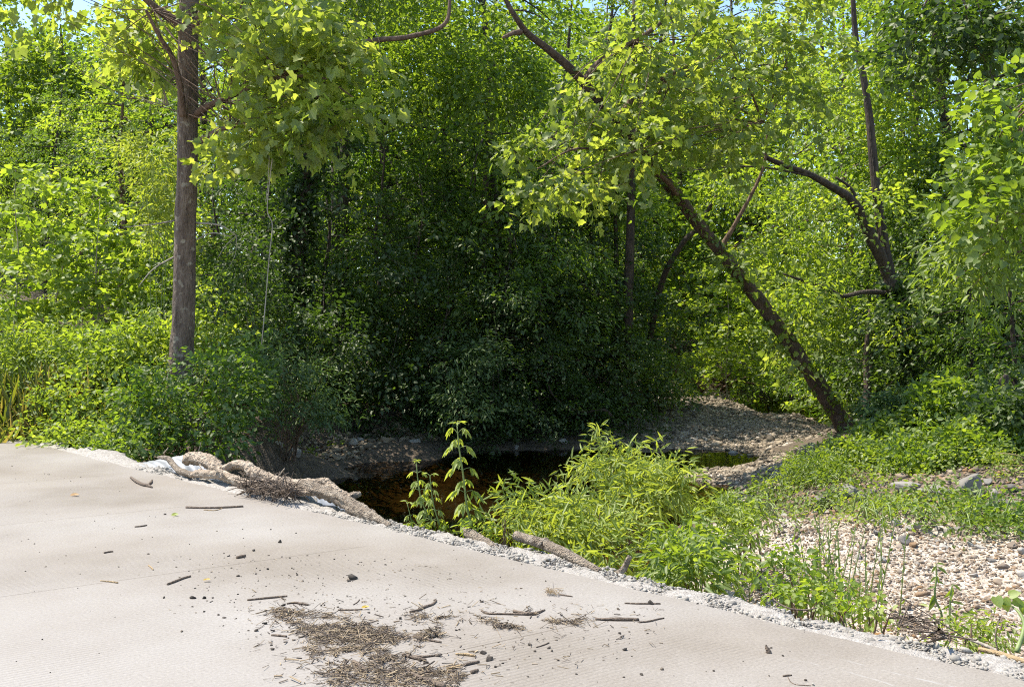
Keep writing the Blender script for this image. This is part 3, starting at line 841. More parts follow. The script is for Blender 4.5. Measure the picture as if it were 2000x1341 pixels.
def leaning_tree():
    rng = np.random.default_rng(102)
    base = W(1662, 850, 22)
    t = empty('leaning_tree', base, 'dark tree leaning far left over the gravel bar, with pale green leaves', 'tree')
    rows = pxtube([(1690, 905, 22.2, 34.2), (1668, 862, 22, 28.9), (1640, 815, 21.9, 18.3), (1600, 755, 21.6, 15.7), (1558, 692, 21.3, 15.0), (1500, 612, 20.9, 13.8), (1450, 545, 20.5, 12.8), (1405, 488, 20.1, 12.1), (1355, 425, 19.7, 11.4),
                   (1310, 365, 19.3, 10.8), (1270, 318, 19, 10.1), (1215, 250, 18.6, 9.8), (1165, 190, 18.2, 9.1), (1120, 140, 17.9, 8.2), (1075, 100, 17.6, 7.2), (1030, 65, 17.3, 6.2), (1008, 35, 17.1, 4.9), (988, 0, 17, 4.3), (960, -60, 16.8, 2.6)])
    limbs = [pxtube(q) for q in [
        [(1140, 160, 18, 8), (1165, 128, 18.1, 7.5), (1200, 102, 18.2, 6.5), (1250, 75, 18.3, 5), (1310, 30, 18.5, 4)],
        [(1205, 240, 18.5, 9), (1222, 212, 18.5, 8), (1245, 185, 18.6, 6.5), (1300, 150, 18.8, 4), (1360, 120, 19, 2.5)],
        [(1018, 62, 17.2, 6), (1000, 66, 17.1, 4.5), (982, 74, 17, 3)],
        [(1672, 845, 22, 16), (1690, 800, 22.2, 8), (1693, 740, 22.4, 6), (1691, 690, 22.5, 5), (1700, 600, 22.7, 3)],
        [(1325, 385, 19.4, 6), (1300, 352, 18.8, 5), (1240, 310, 18, 4), (1130, 290, 17, 2.5), (1050, 330, 16.4, 1.2)],
        [(1405, 488, 20.1, 6), (1440, 430, 20, 4), (1490, 330, 20, 3), (1500, 240, 20, 2)],
    ]]
    tree_trunk(t, rows, M['bark_mid'], limbs, 16, 0.07, 5, 2, M['bark_brown'], 8, (3,))
    blobs = [pblob(1085, 310, 16.6, 75, 0.91, 32, 12), pblob(1165, 295, 16.8, 68, 0.91, 37, 12), pblob(1070, 375, 16.4, 50, 0.65, 22, 6), pblob(1245, 285, 17.2, 62, 0.91, 42, 12), pblob(1140, 360, 16.8, 45, 0.65, 20, 6),
             pblob(1330, 300, 18, 75, 1.04, 37, 12), pblob(1035, 290, 16.4, 27, 0.52, 17, 4),
             pblob(1330, 80, 17.8, 100, 1.30, 75, 22), pblob(1430, 150, 18.4, 112, 1.56, 75, 26), pblob(1340, 190, 18, 75, 1.30, 56, 16), pblob(1480, 40, 18.4, 100, 1.56, 62, 20), pblob(1580, 100, 18.6, 62, 1.30, 62, 13),
             pblob(1420, 260, 18.4, 87, 1.30, 40, 14), pblob(1250, 20, 18, 75, 1.17, 37, 10), pblob(1540, 210, 18.6, 68, 1.30, 45, 11), pblob(1200, 130, 18.4, 50, 1.04, 50, 9), pblob(1190, 205, 17.6, 50, 0.65, 50, 10), pblob(1260, 290, 17.6, 50, 0.65, 50, 10), pblob(1440, 520, 19.6, 27, 0.39, 27, 3), pblob(1560, 670, 20.6, 32, 0.39, 32, 4),
             pblob(1250, -180, 18, 325, 2.08, 87, 12), pblob(1500, -150, 18.5, 225, 2.08, 75, 9)]
    L = Leaves()
    o, d = blob_points(blobs, rng, 0.45, 1.0)
    sprays(L, o, d, rng, 'maple', 0.15, 16, 0.65, 0.34, 0.3, 0.45)
    L.build('crown', M['leaf_syc'], t)
    # ivy climbing the lower trunk
    L = Leaves()
    rr = catmull(rows, 6); k = rng.integers(6, len(rr) * 6 // 10, 260)
    o = rr[k, :3] + rr[k, 3:4] * nrm(rng.normal(size=(260, 3))) * 1.05
    sprays(L, o, nrm(rng.normal(size=(260, 3))), rng, 'heart', 0.10, 5, 0.2, 0.12, .2, .8)
    L.build('ivy', M['leaf_mid'], t)
    inner_twigs(t, blobs[:15], [W(1250, 310, 18.6), W(1240, 80, 18.3), W(1300, 150, 18.6), W(1490, 240, 19.5)], M['bark_brown'], rng, 5, .012)
leaning_tree()

def forked_tree():
    rng = np.random.default_rng(103)
    D = 21.5
    base = P(1775, D)
    t = empty('forked_tree', base, 'dark upright tree forking into leader and crooked left limb, right of the leaning tree', 'tree')
    rows = [[base[0], D, base[2] - .2, .26]] + pxtube([(1772, 735, D, 14.0), (1762, 670, D, 12.9), (1750, 600, D, 12.1), (1735, 530, D, 11.3), (1720, 440, D, 9.4), (1708, 340, D, 8.2), (1698, 230, D, 7.4), (1686, 150, D, 6.6), (1673, 90, D, 5.9), (1664, -40, D, 4.7), (1655, -300, D, 3.1)]).tolist()
    limbs = [pxtube(q) for q in [
        [(1738, 545, D, 10.9), (1722, 505, D - .1, 11.7), (1700, 462, D - .2, 11.3), (1678, 412, D - .3, 10.1), (1655, 384, D - .5, 9.0), (1620, 362, D - .7, 7.8), (1575, 338, D - .9, 6.2), (1520, 318, D - 1.1, 5.1), (1480, 296, D - 1.2, 3.9), (1450, 262, D - 1.3, 3.1), (1425, 225, D - 1.4, 2.3)],
        [(1742, 572, D, 5.5), (1690, 570, D - .2, 4.7), (1645, 578, D - .3, 4.3), (1615, 562, D - .4, 3.9), (1570, 548, D - .6, 3.1), (1530, 535, D - .8, 2.0)],
        [(1680, 412, D - .3, 3.9), (1664, 370, D - .2, 3.1), (1632, 346, D - .2, 2.3)],
        [(1590, 345, D - .9, 2.3), (1480, 326, D - 1.2, 1.7), (1380, 330, D - 1.5, 1.2), (1310, 340, D - 1.7, 0.6)],
    ]]
    tree_trunk(t, rows, M['bark_dark'], limbs, 14, 0.06, 5, 3)
    blobs = [pblob(1590, 260, 24.5, 80, 1.0, 50, 45), pblob(1760, 300, 25, 60, 1.0, 60, 40), pblob(1560, 400, 24.8, 60, .9, 40, 28), pblob(1640, 180, 25.2, 80, 1.0, 60, 46), pblob(1790, 380, 24.6, 60, 1.0, 50, 36),
             pblob(1600, 640, 25.2, 70, .8, 50, 34), pblob(1530, 500, 25, 80, 1.0, 40, 40), pblob(1450, 340, 24, 60, 1.0, 40, 26), pblob(1640, 470, 25.4, 70, .9, 50, 38), pblob(1820, 520, 24.8, 60, .9, 50, 34), pblob(1740, 170, 25, 60, .9, 50, 30), pblob(1700, 400, 20.8, 40, .4, 40, 12), pblob(1640, 350, 20.4, 50, .4, 26, 10), pblob(1700, 210, 20.8, 26, .4, 40, 8), pblob(1750, 600, 20.8, 36, .4, 50, 12), pblob(1560, 560, 20.6, 50, .4, 26, 10),
             pblob(1700, -100, 24, 180, 2.0, 90, 90)]
    L = Leaves()
    o, d = blob_points(blobs, rng, 0.42, 0.8)
    sprays(L, o, d, rng, 'oval6', 0.13, 20, 0.75, 0.4, 0.3, 0.5)
    L.build('crown', M['leaf_bright'], t)
    L = Leaves()
    rr = catmull(rows, 6); k = rng.integers(2, len(rr) // 3, 520)
    o = rr[k, :3] + rr[k, 3:4] * nrm(rng.normal(size=(520, 3))) * 1.1
    sprays(L, o, nrm(rng.normal(size=(520, 3))), rng, 'heart', 0.11, 5, 0.22, 0.14, .2, .8)
    L.build('ivy', M['leaf_dark'], t)
forked_tree()

def ivy_tree():
    rng = np.random.default_rng(104)
    base = P(575, 22)
    t = empty('ivy_clad_tree', base, 'shaded trunk wrapped in dark ivy behind the hanging vines', 'tree')
    rows = [[base[0], 22, base[2] - .2, .26]] + pxtube([(578, 560, 22, 17), (586, 430, 22, 16), (600, 330, 22, 15), (618, 240, 22, 14), (640, 120, 22, 12), (655, 0, 22, 10), (670, -250, 22, 6)]).tolist()
    tree_trunk(t, rows, M['bark_dark'], (), 12, 0.06, 5, 4)
    L = Leaves()
    rr = catmull(rows, 8); k = rng.integers(3, len(rr) * 8 // 10, 900)
    o = rr[k, :3] + rr[k, 3:4] * nrm(rng.normal(size=(900, 3))) * 1.2
    sprays(L, o, nrm(rng.normal(size=(900, 3))), rng, 'heart', 0.11, 6, 0.3, 0.16, .3, .8)
    L.build('ivy', M['leaf_dark'], t)
    blobs = [pblob(640, -60, 22, 220, 2.2, 120, 420), pblob(760, 120, 22.5, 130, 1.4, 90, 200), pblob(560, 150, 23, 110, 1.4, 80, 130)]
    L = Leaves()
    o, d = blob_points(blobs, rng, 0.45, 0.7)
    sprays(L, o, d, rng, 'oval6', 0.12, 22, 0.8, 0.42, 0.3, 0.5)
    L.build('crown', M['leaf_mid'], t)
ivy_tree()

# ---- generic trees: each variant is built once, copies share its meshes
def make_variant(name, seed, height, rad, kind, size, mat, bark, nb, ns, m=22, spray_len=0.8, spray_w=0.42, low=0.1, trunk_r=0.16, sag=0.45):
    """a tree of separate drooping boughs: each bough a limb with flat sprays layered along it"""
    rng = np.random.default_rng(seed)
    t = empty(name, (0, 0, 0), 'x', 'tree')
    lean = rng.normal(size=2) * 0.04 * height
    wob = .06 * rng.normal(size=(6, 2))
    def axis(f):
        return np.array([lean[0] * f * f, lean[1] * f * f, height * f])
    rows = [[0, 0, -.5, trunk_r * 1.5], [0, 0, .15, trunk_r * 1.12]] + [[*(axis(f)[:2] + wob[i]), height * f, trunk_r * (1 - .85 * f)] for i, f in enumerate((.2, .4, .6, .8, .97))]
    mb = MB(); tube(mb, rows, 9, .06, 4, True, seed)
    O, D, C = [], [], []
    for k in range(nb):
        f = low + (1 - low) * (k + .5) / nb
        g = (f - low) / (1 - low)
        prof = math.sin(math.pi * min(.97, g * .80 + .20)) ** .65
        az = k * 2.4 + rng.uniform(-.5, .5)
        L = rad * prof * rng.uniform(.6, 1.25) + .2
        rise = L * rng.uniform(.0, .45) + (.6 * L if g > .85 else 0)
        dr = np.array([math.cos(az), math.sin(az), 0]); sd = np.array([-dr[1], dr[0], 0])
        p0 = axis(max(.03, f - .06))
        def path(q):
            q = np.asarray(q)[..., None]
            return p0 + dr * L * q + np.array([0, 0, 1.0]) * (rise * q - (rise * .5 + sag * L) * q * q)
        r0 = trunk_r * (.35 - .2 * f)
        bp = path(np.array([0, .35, .7, 1.0]))
        tube(mb, np.column_stack([bp, [r0, r0 * .7, r0 * .45, r0 * .2]]), 5, .05, 3, False, seed + k)
        n = max(3, int(ns * (.35 + L / rad) * rng.uniform(.7, 1.2)))
        q = .22 + .8 * rng.random(n) ** .75
        lat = rng.normal(size=n) * .26 * L * (1.15 - .5 * q)
        pos = path(q) + sd * lat[:, None] + np.array([0, 0, 1.0]) * (.07 * L * rng.normal(size=n) - .12 * np.abs(lat))[:, None]
        O.append(pos)
        D.append(nrm(dr * 1.0 + sd * np.sign(lat)[:, None] * .7 + np.array([0, 0, .1])))
        C.append(np.clip(rng.random() * .7 + .3 * rng.random(n), 0, 1))
    mb.build('trunk', bark, t)
    L_ = Leaves()
    sprays(L_, np.concatenate(O), np.concatenate(D), rng, kind, size, m, spray_len, spray_w, 0.35, 0.24, np.concatenate(C), 1.0, .35)
    L_.build('crown', mat, t)
    t['used'] = 0
    return t

def place(var, x, y, label, group, rot=None, s=1.0, sz=None, z=None, cat='tree', name=None):
    z = gz(x, y) if z is None else z
    if var['used'] == 0:
        r = var; var['used'] = 1
    else:
        r = var.copy(); COL.objects.link(r)
        for ch in [c for c in COL.objects if c.parent == var]:
            c = ch.copy(); COL.objects.link(c); c.parent = r
    r.location = (x, y, z)
    r.rotation_euler = (0, 0, random.uniform(0, 6.28) if rot is None else rot)
    r.scale = (s, s, sz or s)
    r['label'] = label; r['category'] = cat
    if group: r['group'] = group
    return r
def at(px, d):
    return (px - 1000) / FPX * d, d

V_tall = [make_variant('tall_tree', 201, 16, 3.6, 'oval6', 0.17, M['leaf_mid'], M['bark_dark'], 46, 12, 20, 1.0, .45, .12, .2),
          make_variant('tall_tree', 202, 17, 3.3, 'oval6', 0.15, M['leaf_deep'], M['bark_dark'], 50, 13, 22, 1.0, .42, .10, .22),
          make_variant('tall_tree', 203, 15, 3.8, 'oval6', 0.17, M['leaf_bright'], M['bark_brown'], 44, 12, 20, 1.0, .45, .10, .18)]
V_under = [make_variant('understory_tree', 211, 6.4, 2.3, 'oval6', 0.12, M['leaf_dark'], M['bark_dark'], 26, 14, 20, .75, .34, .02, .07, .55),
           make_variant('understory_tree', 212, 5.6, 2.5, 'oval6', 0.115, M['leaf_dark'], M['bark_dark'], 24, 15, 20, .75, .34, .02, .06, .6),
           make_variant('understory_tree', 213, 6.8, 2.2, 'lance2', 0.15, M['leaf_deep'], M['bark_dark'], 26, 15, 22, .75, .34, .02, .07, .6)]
V_sap = [make_variant('sapling', 221, 4.8, 1.5, 'round', 0.14, M['leaf_bright'], M['bark_pale'], 22, 8, 13, .5, .28, .03, .026, .2),
         make_variant('sapling', 222, 4.4, 1.6, 'round', 0.13, M['leaf_bright'], M['bark_pale'], 22, 8, 14, .5, .28, .03, .026, .15)]

# tall trees at the back, from left to right
tall = [
 (-40, 34, 0, .47, 'tall tree at the far left edge under the open patch of sky'),
 (90, 38, 1, .50, 'crown filling the background right below the blue sky patch'),
 (235, 33, 2, .75, 'sunlit tall tree behind the bare grey twigs, left of the brown trunk'),
 (285, 40, 1, 1.0, 'tall tree directly behind the brown trunk, seen on its left side'),
 (420, 34, 0, 1.05, 'tall tree just right of the brown trunk, behind its pale leaves'),
 (520, 29, 1, 1.0, 'tall tree behind the ivy-clad trunk'),
 (655, 31, 0, 1.1, 'tall shaded tree whose dark stem shows at the top beside the brown bough'),
 (760, 28, 1, 1.0, 'tall tree over the dark thicket, behind the long brown bough'),
 (880, 30, 2, 1.1, 'tall tree in the top middle, with sun sparkling through its crown'),
 (975, 27, 0, 1.0, 'tall tree over the middle of the dark thicket'),
 (1065, 35, 1, .85, 'tall tree behind the upper end of the leaning trunk'),
 (1190, 46, 2, 1.1, 'tall tree behind the bend of the leaning trunk'),
 (1290, 54, 0, 1.1, 'tall tree in the gap of blue sky right of the top middle'),
 (1370, 50, 2, 1.1, 'bright tall tree behind the bend of the creek'),
 (1480, 48, 2, 1.1, 'bright tall tree above the far amber water'),
 (1570, 52, 2, 1.1, 'tall tree between the leaning and the forked trunks'),
 (1650, 37, 2, 1.1, 'sunlit tall tree behind the forked tree'),
 (1760, 32, 0, 1.1, 'tall tree right behind the forked trunk'),
 (1860, 28, 1, 1.05, 'dark tall tree behind the hanging branches at the upper right'),
 (1960, 25, 0, 1.0, 'tall dark tree at the right edge of the wood'),
 (1150, 41, 0, 1.1, 'tall tree filling the sky behind the bend of the leaning trunk'),
 (1250, 43, 1, 1.1, 'tall tree behind the slim trunk, its crown at the small blue gap'),
 (1330, 46, 2, 1.15, 'bright tall tree over the far end of the gravel bar'),
 (1440, 44, 0, 1.1, 'tall tree behind the middle of the leaning trunk'),
 (1535, 45, 2, 1.1, 'bright tall tree behind the crooked left limb of the forked tree'),
]
for i, (px, d, k, s, lab) in enumerate(tall):
    x, y = at(px, d)
    place(V_tall[k], x, y, lab, GRP_BACK, None, s)

under = [
 (440, 21.5, 0, .85, 'dark bushy tree behind the thicket right of the brown trunk'),
 (540, 23, 1, 1.0, 'dark understory tree below the ivy-clad trunk'),
 (640, 22.5, 0, 1.05, 'dark understory tree over the brown bank, behind the hanging vines'),
 (730, 24, 2, 1.05, 'green understory tree above the leafy brown bank'),
 (820, 23.5, 1, 1.1, 'dark understory tree drooping to the bank in the middle'),
 (910, 25, 0, 1.1, 'darkest understory tree above the far edge of the pool'),
 (1000, 24.5, 2, 1.1, 'understory tree hanging low over the shaded pool'),
 (1085, 26, 1, 1.1, 'dark understory tree behind the curved sunlit vine'),
 (1165, 27, 0, 1.1, 'understory tree left of the slim straight trunk'),
 (1225, 28, 1, .6, 'low shrub-like tree arching over the left end of the gravel bar'),
 (960, 22.6, 1, .72, 'low dark tree drooping to the water at the middle of the far shore'),
 (1050, 23.2, 0, .66, 'low dark tree over the far shore, left of the creeper'),
 (1130, 24, 1, .72, 'low dark tree right of the creeper, beside the gravel bar'),
 (1175, 26.5, 0, .66, 'low dark tree overhanging the left end of the gravel bar'),
 (860, 22.4, 0, .62, 'low dark tree over the leafy brown bank, left of the feathery bush'),
 (880, 29, 2, 1.25, 'taller understory tree behind the dark thicket'),
 (1700, 27, 2, 1.0, 'understory tree at the foot of the forked tree'),
 (1900, 23.5, 0, .95, 'dark understory tree on the right bank behind the weeds'),
 (1980, 19, 1, .95, 'dark understory tree at the right edge above the rubble bank'),
 (1880, 25, 0, 1.1, 'understory tree in the shade far right of the forked trunk'),
 (2070, 17.5, 2, .9, 'leafy tree reaching in from the right edge'),
 (1750, 31, 2, 1.0, 'understory tree between the leaning and forked trunks, in half shade'),
]
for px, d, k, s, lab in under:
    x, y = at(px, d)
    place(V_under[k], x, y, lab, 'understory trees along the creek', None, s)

sap = [
 (30, 21, 0, 1.0, 'bright round-leaved sapling at the left edge'),
 (110, 22, 1, 1.15, 'tallest bright round-leaved sapling, left of the brown trunk'),
 (190, 21, 0, .95, 'bright round-leaved sapling in the middle of the left group'),
 (240, 22, 1, .95, 'bright round-leaved sapling next to the brown trunk'),
 (310, 23, 0, 1.0, 'bright sapling half hidden behind the brown trunk'),
 (430, 20, 1, .62, 'small sunny sapling just right of the brown trunk'),
 (1420, 33, 0, 1.0, 'sunlit sapling on the far side of the gravel bar'),
 (1500, 37, 1, 1.1, 'bright sapling left of the far amber water'),
 (1580, 35, 0, 1.1, 'bright sapling over the far amber water'),
 (1370, 38, 1, 1.15, 'bright sapling at the far end of the gravel bar'),
 (1660, 30, 1, 1.0, 'bright sapling right behind the leaning trunk foot'),
]
for px, d, k, s, lab in sap:
    x, y = at(px, d)
    place(V_sap[k], x, y, lab, 'saplings in the sun', None, s)

# far wood on the rising ground: one mass of crowns
def woodland():
    rng = np.random.default_rng(301)
    blobs = []
    mb = MB()
    for k in range(70):
        x = rng.uniform(-52, 48); y = rng.uniform(50, 66)
        g = gz(x, y); h = rng.uniform(13, 19) * (0.72 if -30 < x < -18 else 1)
        tube(mb, [[x, y, g - .5, .3], [x + .3, y, g + h * .5, .2], [x, y, g + h, .05]], 6, .05, 2, False, k)
        for f in (.15, .3, .45, .6, .75, .9):
            r = 3.4 * math.sin(math.pi * (.2 + .7 * f))
            blobs.append((x + rng.normal() * .8, y + rng.normal() * .8, g + h * f, r, r, r * .6, 34))
    o, d = blob_points(blobs, rng, 0.42, 0.35)
    L = Leaves(); sprays(L, o, d, rng, 'oval', 0.34, 15, 1.6, 0.9, 0.2, 0.5)
    me_t = mb.build('woodland', M['bark_dark'])
    tag(me_t, 'far green wood rising behind the creek', 'wood', kind='stuff')
    L.build('foliage', M['leaf_mid'], me_t)
woodland()

# ---- slim stems seen inside the wood
def slim_tree(rows, label, blobs, mat='leaf_mid', bark='bark_dark', seed=0, size=0.13):
    rng = np.random.default_rng(seed)
    px, py, d, r = rows[0]
    b = P(px, d)
    t = empty('slim_tree', b, label, 'tree', 'slim stems inside the wood')
    rr = [[b[0], d, b[2] - .2, r * d / FPX * 1.3]] + pxtube(rows).tolist()
    tree_trunk(t, rr, M[bark], (), 10, .06, 5, seed)
    o, dd = blob_points([pblob(*q) for q in blobs], rng, .45, .7)
    L = Leaves(); sprays(L, o, dd, rng, 'oval6', size, 20, .8, .42, .3, .5)
    L.build('crown', M[mat], t)
slim_tree([(1227, 640, 25, 10), (1228, 560, 25, 9.5), (1231, 480, 25, 9), (1233, 380, 25, 8), (1236, 200, 25, 6), (1238, 0, 25, 3)], 'slim straight trunk standing above the left end of the gravel bar', [(1240, 330, 25, 70, .9, 40, 60), (1235, 200, 25, 80, 1.0, 60, 80)], seed=11)
slim_tree([(1206, 640, 26, 5.5), (1205, 560, 26, 5), (1203, 480, 26, 4.5), (1200, 300, 26, 3)], 'thinner companion stem just left of the slim straight trunk', [(1195, 380, 26, 50, .8, 40, 40)], seed=12)
slim_tree([(944, 560, 25, 7), (945, 430, 25, 6.5), (950, 340, 25, 6), (958, 250, 25, 5.5), (965, 120, 25, 4.5), (970, -40, 25, 3)], 'dark trunk half seen in the middle of the thicket', [(960, 150, 22.4, 90, 1.0, 70, 110), (930, 60, 22.4, 80, 1, 50, 70)], seed=13)
slim_tree([(655, 300, 25, 8), (656, 100, 25, 7), (652, 0, 25, 6.5), (650, -120, 25, 4)], 'dark stem at the top left of the thicket, beside its twin', [(680, -60, 25, 100, 1.0, 60, 110)], seed=14)
slim_tree([(672, 320, 26, 9), (690, 120, 26, 8), (703, 0, 26, 7), (712, -120, 26, 4)], 'slightly leaning dark stem right of its upright twin at the top', [(720, -70, 26, 90, 1.0, 50, 90)], seed=15)
slim_tree([(1262, 720, 27, 6), (1290, 560, 26.5, 6), (1330, 480, 26, 5.5), (1365, 440, 26, 4.5), (1400, 380, 26, 3)], 'dark slanting stem between the slim trunk and the leaning tree', [(1390, 400, 26, 60, .8, 40, 45)], seed=16)

# ---- shrubs: stems and leaves gathered in blobs
def shrub(name, label, cat, foot, blobs, kind, size, mat, seed, group=None, m=16, ln=.45, wd=.24, gap=.4, gs=1.5, stem='stem_brown', nstem=3, sr=.008, droop=.35, sway=.5, flat=.5, upw=1.0, dens=.5):
    rng = np.random.default_rng(seed)
    foot = np.asarray(foot, float)
    t = empty(name, foot, label, cat, group)
    bl = [pblob(*b[:6], b[6] * dens) for b in blobs]
    o, d = blob_points(bl, rng, gap, gs)
    g = ground(o[:, 0], o[:, 1])
    k = o[:, 2] > g - .05
    o, d = o[k], d[k]
    d = nrm(d + np.array([0, 0, .35]))
    L = Leaves(); sprays(L, o, d, rng, kind, size, m, ln, wd, droop, flat, None, upw, sway)
    L.build('foliage', M[mat], t)
    mb = MB()
    for b in bl:
        for q in range(nstem):
            c = np.array(b[:3]); tgt = c + np.array(b[3:6]) * nrm(rng.normal(size=3)) * .75
            f0 = foot + .08 * rng.normal(size=3) * [1, 1, 0]
            mid = f0 * .45 + tgt * .55 + .06 * rng.normal(size=3) + [0, 0, .1]
            tube(mb, [list(f0) + [sr * 1.3], list(mid) + [sr], list(tgt) + [sr * .4]], 5, .05, 4, False, int(rng.integers(1e6)))
    mb.build('stem', M[stem], t)
    return t

# the bushes at the foot of the brown trunk and along the left bank
shrub('bush', 'dense shaded green bush hiding the foot of the brown trunk', 'bush', P(390, 15.0),
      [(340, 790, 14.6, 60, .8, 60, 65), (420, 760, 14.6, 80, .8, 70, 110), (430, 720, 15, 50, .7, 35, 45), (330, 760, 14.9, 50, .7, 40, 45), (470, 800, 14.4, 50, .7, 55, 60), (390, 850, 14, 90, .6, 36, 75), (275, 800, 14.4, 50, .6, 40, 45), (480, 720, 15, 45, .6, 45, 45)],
      'oval6', .085, 'leaf_deep', 401, None, 18, .5, .26)  # darker leaf colour paints in the shade of the sycamore crown
shrub('bush', 'bluish green bush on the bank right of the trunk foot', 'bush', P(560, 17),
      [(545, 720, 16.6, 55, .7, 45, 60), (600, 750, 16.8, 60, .7, 42, 65), (560, 780, 16.4, 60, .7, 32, 50), (630, 800, 16.8, 36, .5, 20, 25), (520, 680, 17, 40, .6, 40, 36)],
      'lance2', .10, 'leaf_bluish', 402, None, 20, .5, .2)
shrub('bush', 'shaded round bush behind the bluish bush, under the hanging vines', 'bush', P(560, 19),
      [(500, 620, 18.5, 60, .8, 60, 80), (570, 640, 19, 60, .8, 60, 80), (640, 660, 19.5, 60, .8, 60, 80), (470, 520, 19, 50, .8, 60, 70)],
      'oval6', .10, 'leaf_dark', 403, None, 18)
shrub('bush', 'drooping feathery branch bush low over the far edge of the pool', 'bush', P(905, 22),
      [(900, 700, 20.5, 55, .6, 25, 30), (890, 760, 20.2, 50, .6, 18, 22), (915, 800, 20, 45, .6, 16, 22), (870, 730, 20.6, 40, .5, 20, 20), (940, 790, 20.2, 35, .5, 14, 14)],
      'lance2', .12, 'leaf_bluish', 404, None, 18, .6, .25)
shrub('bush', 'small sunlit bush at the left end of the gravel bar', 'bush', P(1285, 26),
      [(1250, 690, 25, 50, .7, 40, 60), (1300, 700, 25, 50, .7, 45, 70), (1270, 750, 24.6, 45, .6, 30, 40), (1320, 750, 25, 25, .5, 25, 26), (1200, 660, 25.5, 50, .7, 35, 45)],
      'oval6', .10, 'leaf_weed', 405, None, 18)

def weed_patch(i, px, py, d, rx, rz, n, kind, size, mat, label, name='weed_clump', **kw):
    return shrub(name, label, 'weeds', P(px, d), [(px, py, d, rx, .6, rz, n), (px + rx * .5, py + rz * .4, d - .3, rx * .7, .5, rz * .6, n * .5), (px - rx * .5, py + rz * .5, d - .2, rx * .7, .5, rz * .55, n * .5)],
                 kind, size, M and mat, 420 + i, kw.pop('group', 'weeds on the left bank'), stem=kw.pop('stem', 'stem_green'), **kw)
WL = [
 (20, 690, 16.5, 60, 50, 70, 'lance2', .12, 'leaf_weed', 'tall sunny weeds at the left edge below the round-leaved sapling'),
 (110, 680, 16.8, 60, 55, 80, 'lance2', .12, 'leaf_weed', 'tall sunny weeds below the tallest round-leaved sapling'),
 (190, 690, 16.4, 55, 55, 80, 'oval6', .10, 'leaf_bright', 'broad-leaved sunny weeds in the middle of the left bank'),
 (265, 690, 16.6, 50, 60, 80, 'lance2', .12, 'leaf_weed', 'sunny weeds reaching the left side of the brown trunk'),
 (310, 660, 17.2, 40, 50, 50, 'oval6', .10, 'leaf_bright', 'pale sunlit weeds right behind the brown trunk, at its left'),
 (425, 610, 17.8, 45, 60, 70, 'oval6', .10, 'leaf_bright', 'pale sunlit weeds rising behind the trunk, at its right'),
 (160, 780, 15.0, 55, 45, 70, 'oval6', .085, 'leaf_weed', 'leafy weeds on the left bank halfway down to the road'),
 (240, 800, 14.6, 50, 45, 65, 'oval6', .085, 'leaf_weed', 'green weeds left of the dark trunk-foot bush'),
 (85, 830, 14.6, 55, 30, 55, 'oval6', .08, 'leaf_weed', 'low weeds beside the road at the far left'),
 (170, 850, 13.9, 50, 28, 50, 'oval6', .08, 'leaf_weed', 'low weeds at the road edge left of the left culvert pipe'),
 (250, 860, 13.5, 55, 22, 45, 'oval6', .075, 'leaf_mid', 'low shaded weeds just behind the left culvert pipe'),
 (25, 790, 15.4, 50, 45, 45, 'lance2', .11, 'leaf_weed', 'sparse weeds in the tan grass at the left edge'),
]
for i, w in enumerate(WL):
    weed_patch(i, *w)

ground_cover('undergrowth', [(-14, 14.6), (-8, 14.8), (-5.4, 15.4), (-4.8, 17.6), (-4.4, 21), (-6, 30), (-22, 30), (-22, 16)], 2600, 1, 'low leafy plants covering the left bank', M['leaf_weed'], 'oval6', .085, 12, .35, .4, .22, .3)
ground_cover('undergrowth', [(-6, 15), (-4.6, 15.3), (-3.4, 18.6), (-2.2, 20.6), (0, 22.2), (3, 25), (3, 31), (-6, 30)], 700, 2, 'scattered small plants on the shaded bank behind the pool', M['leaf_mid'], 'oval6', .08, 11, .12, .35, .2, .55, 1.0)
ground_cover('undergrowth', [(5.3, 14.4), (7, 13.2), (9.4, 12.4), (16, 14), (22, 28), (12, 32), (8.9, 23), (6.8, 18.8), (5.7, 16.6)], 2400, 3, 'low leafy plants covering the right bank', M['leaf_weed'], 'oval6', .085, 12, .3, .4, .22, .34)
ground_cover('undergrowth', [(2.8, 12.4), (4.2, 15.2), (6, 16.0), (9.5, 14.5), (9.5, 10.8), (5.4, 11.6)], 330, 5, 'low weeds growing between the pale rubble', M['leaf_weed'], 'oval6', .06, 12, .18, .32, .18, .42, 1.3)
ground_cover('undergrowth', [(3, 36), (9, 36), (16, 30), (30, 40), (20, 60), (-20, 60), (-20, 31), (0, 31)], 3000, 4, 'green forest floor at the back of the valley', M['leaf_bright'], 'oval6', .16, 12, .8, .7, .4, .3, .4)

# grass at the left edge
def tuft(name, px, d, n, h, mat, label, seed, spread=.35, group='grass tufts', lean=.35):
    rng = np.random.default_rng(seed)
    c = P(px, d)
    L = Leaves()
    o = c + np.column_stack([spread * rng.normal(size=n), spread * rng.normal(size=n), np.zeros(n)])
    o[:, 2] = ground(o[:, 0], o[:, 1])
    dd = np.column_stack([lean * rng.normal(size=n), lean * rng.normal(size=n), np.ones(n)])
    L.add('blade', o, dd, rng.normal(size=(n, 3)), h * rng.uniform(.5, 1.2, n), rng.random(n))
    ob = L.build(name, M[mat])
    ob.location = (0, 0, 0)
    return tag(ob, label, 'grass', group)
tuft('grass_tuft', 10, 14.9, 420, .85, 'grass', 'tuft of yellowing tall grass at the left edge of the bank', 61, .5)
tuft('grass_tuft', 62, 14.7, 340, .7, 'grass', 'second tuft of yellowing grass, nearer the brown trunk', 62, .5)
tuft('grass_tuft', -6, 14.3, 380, .55, 'grass', 'tan grass tuft cut by the left picture edge beside the road', 63, .45)
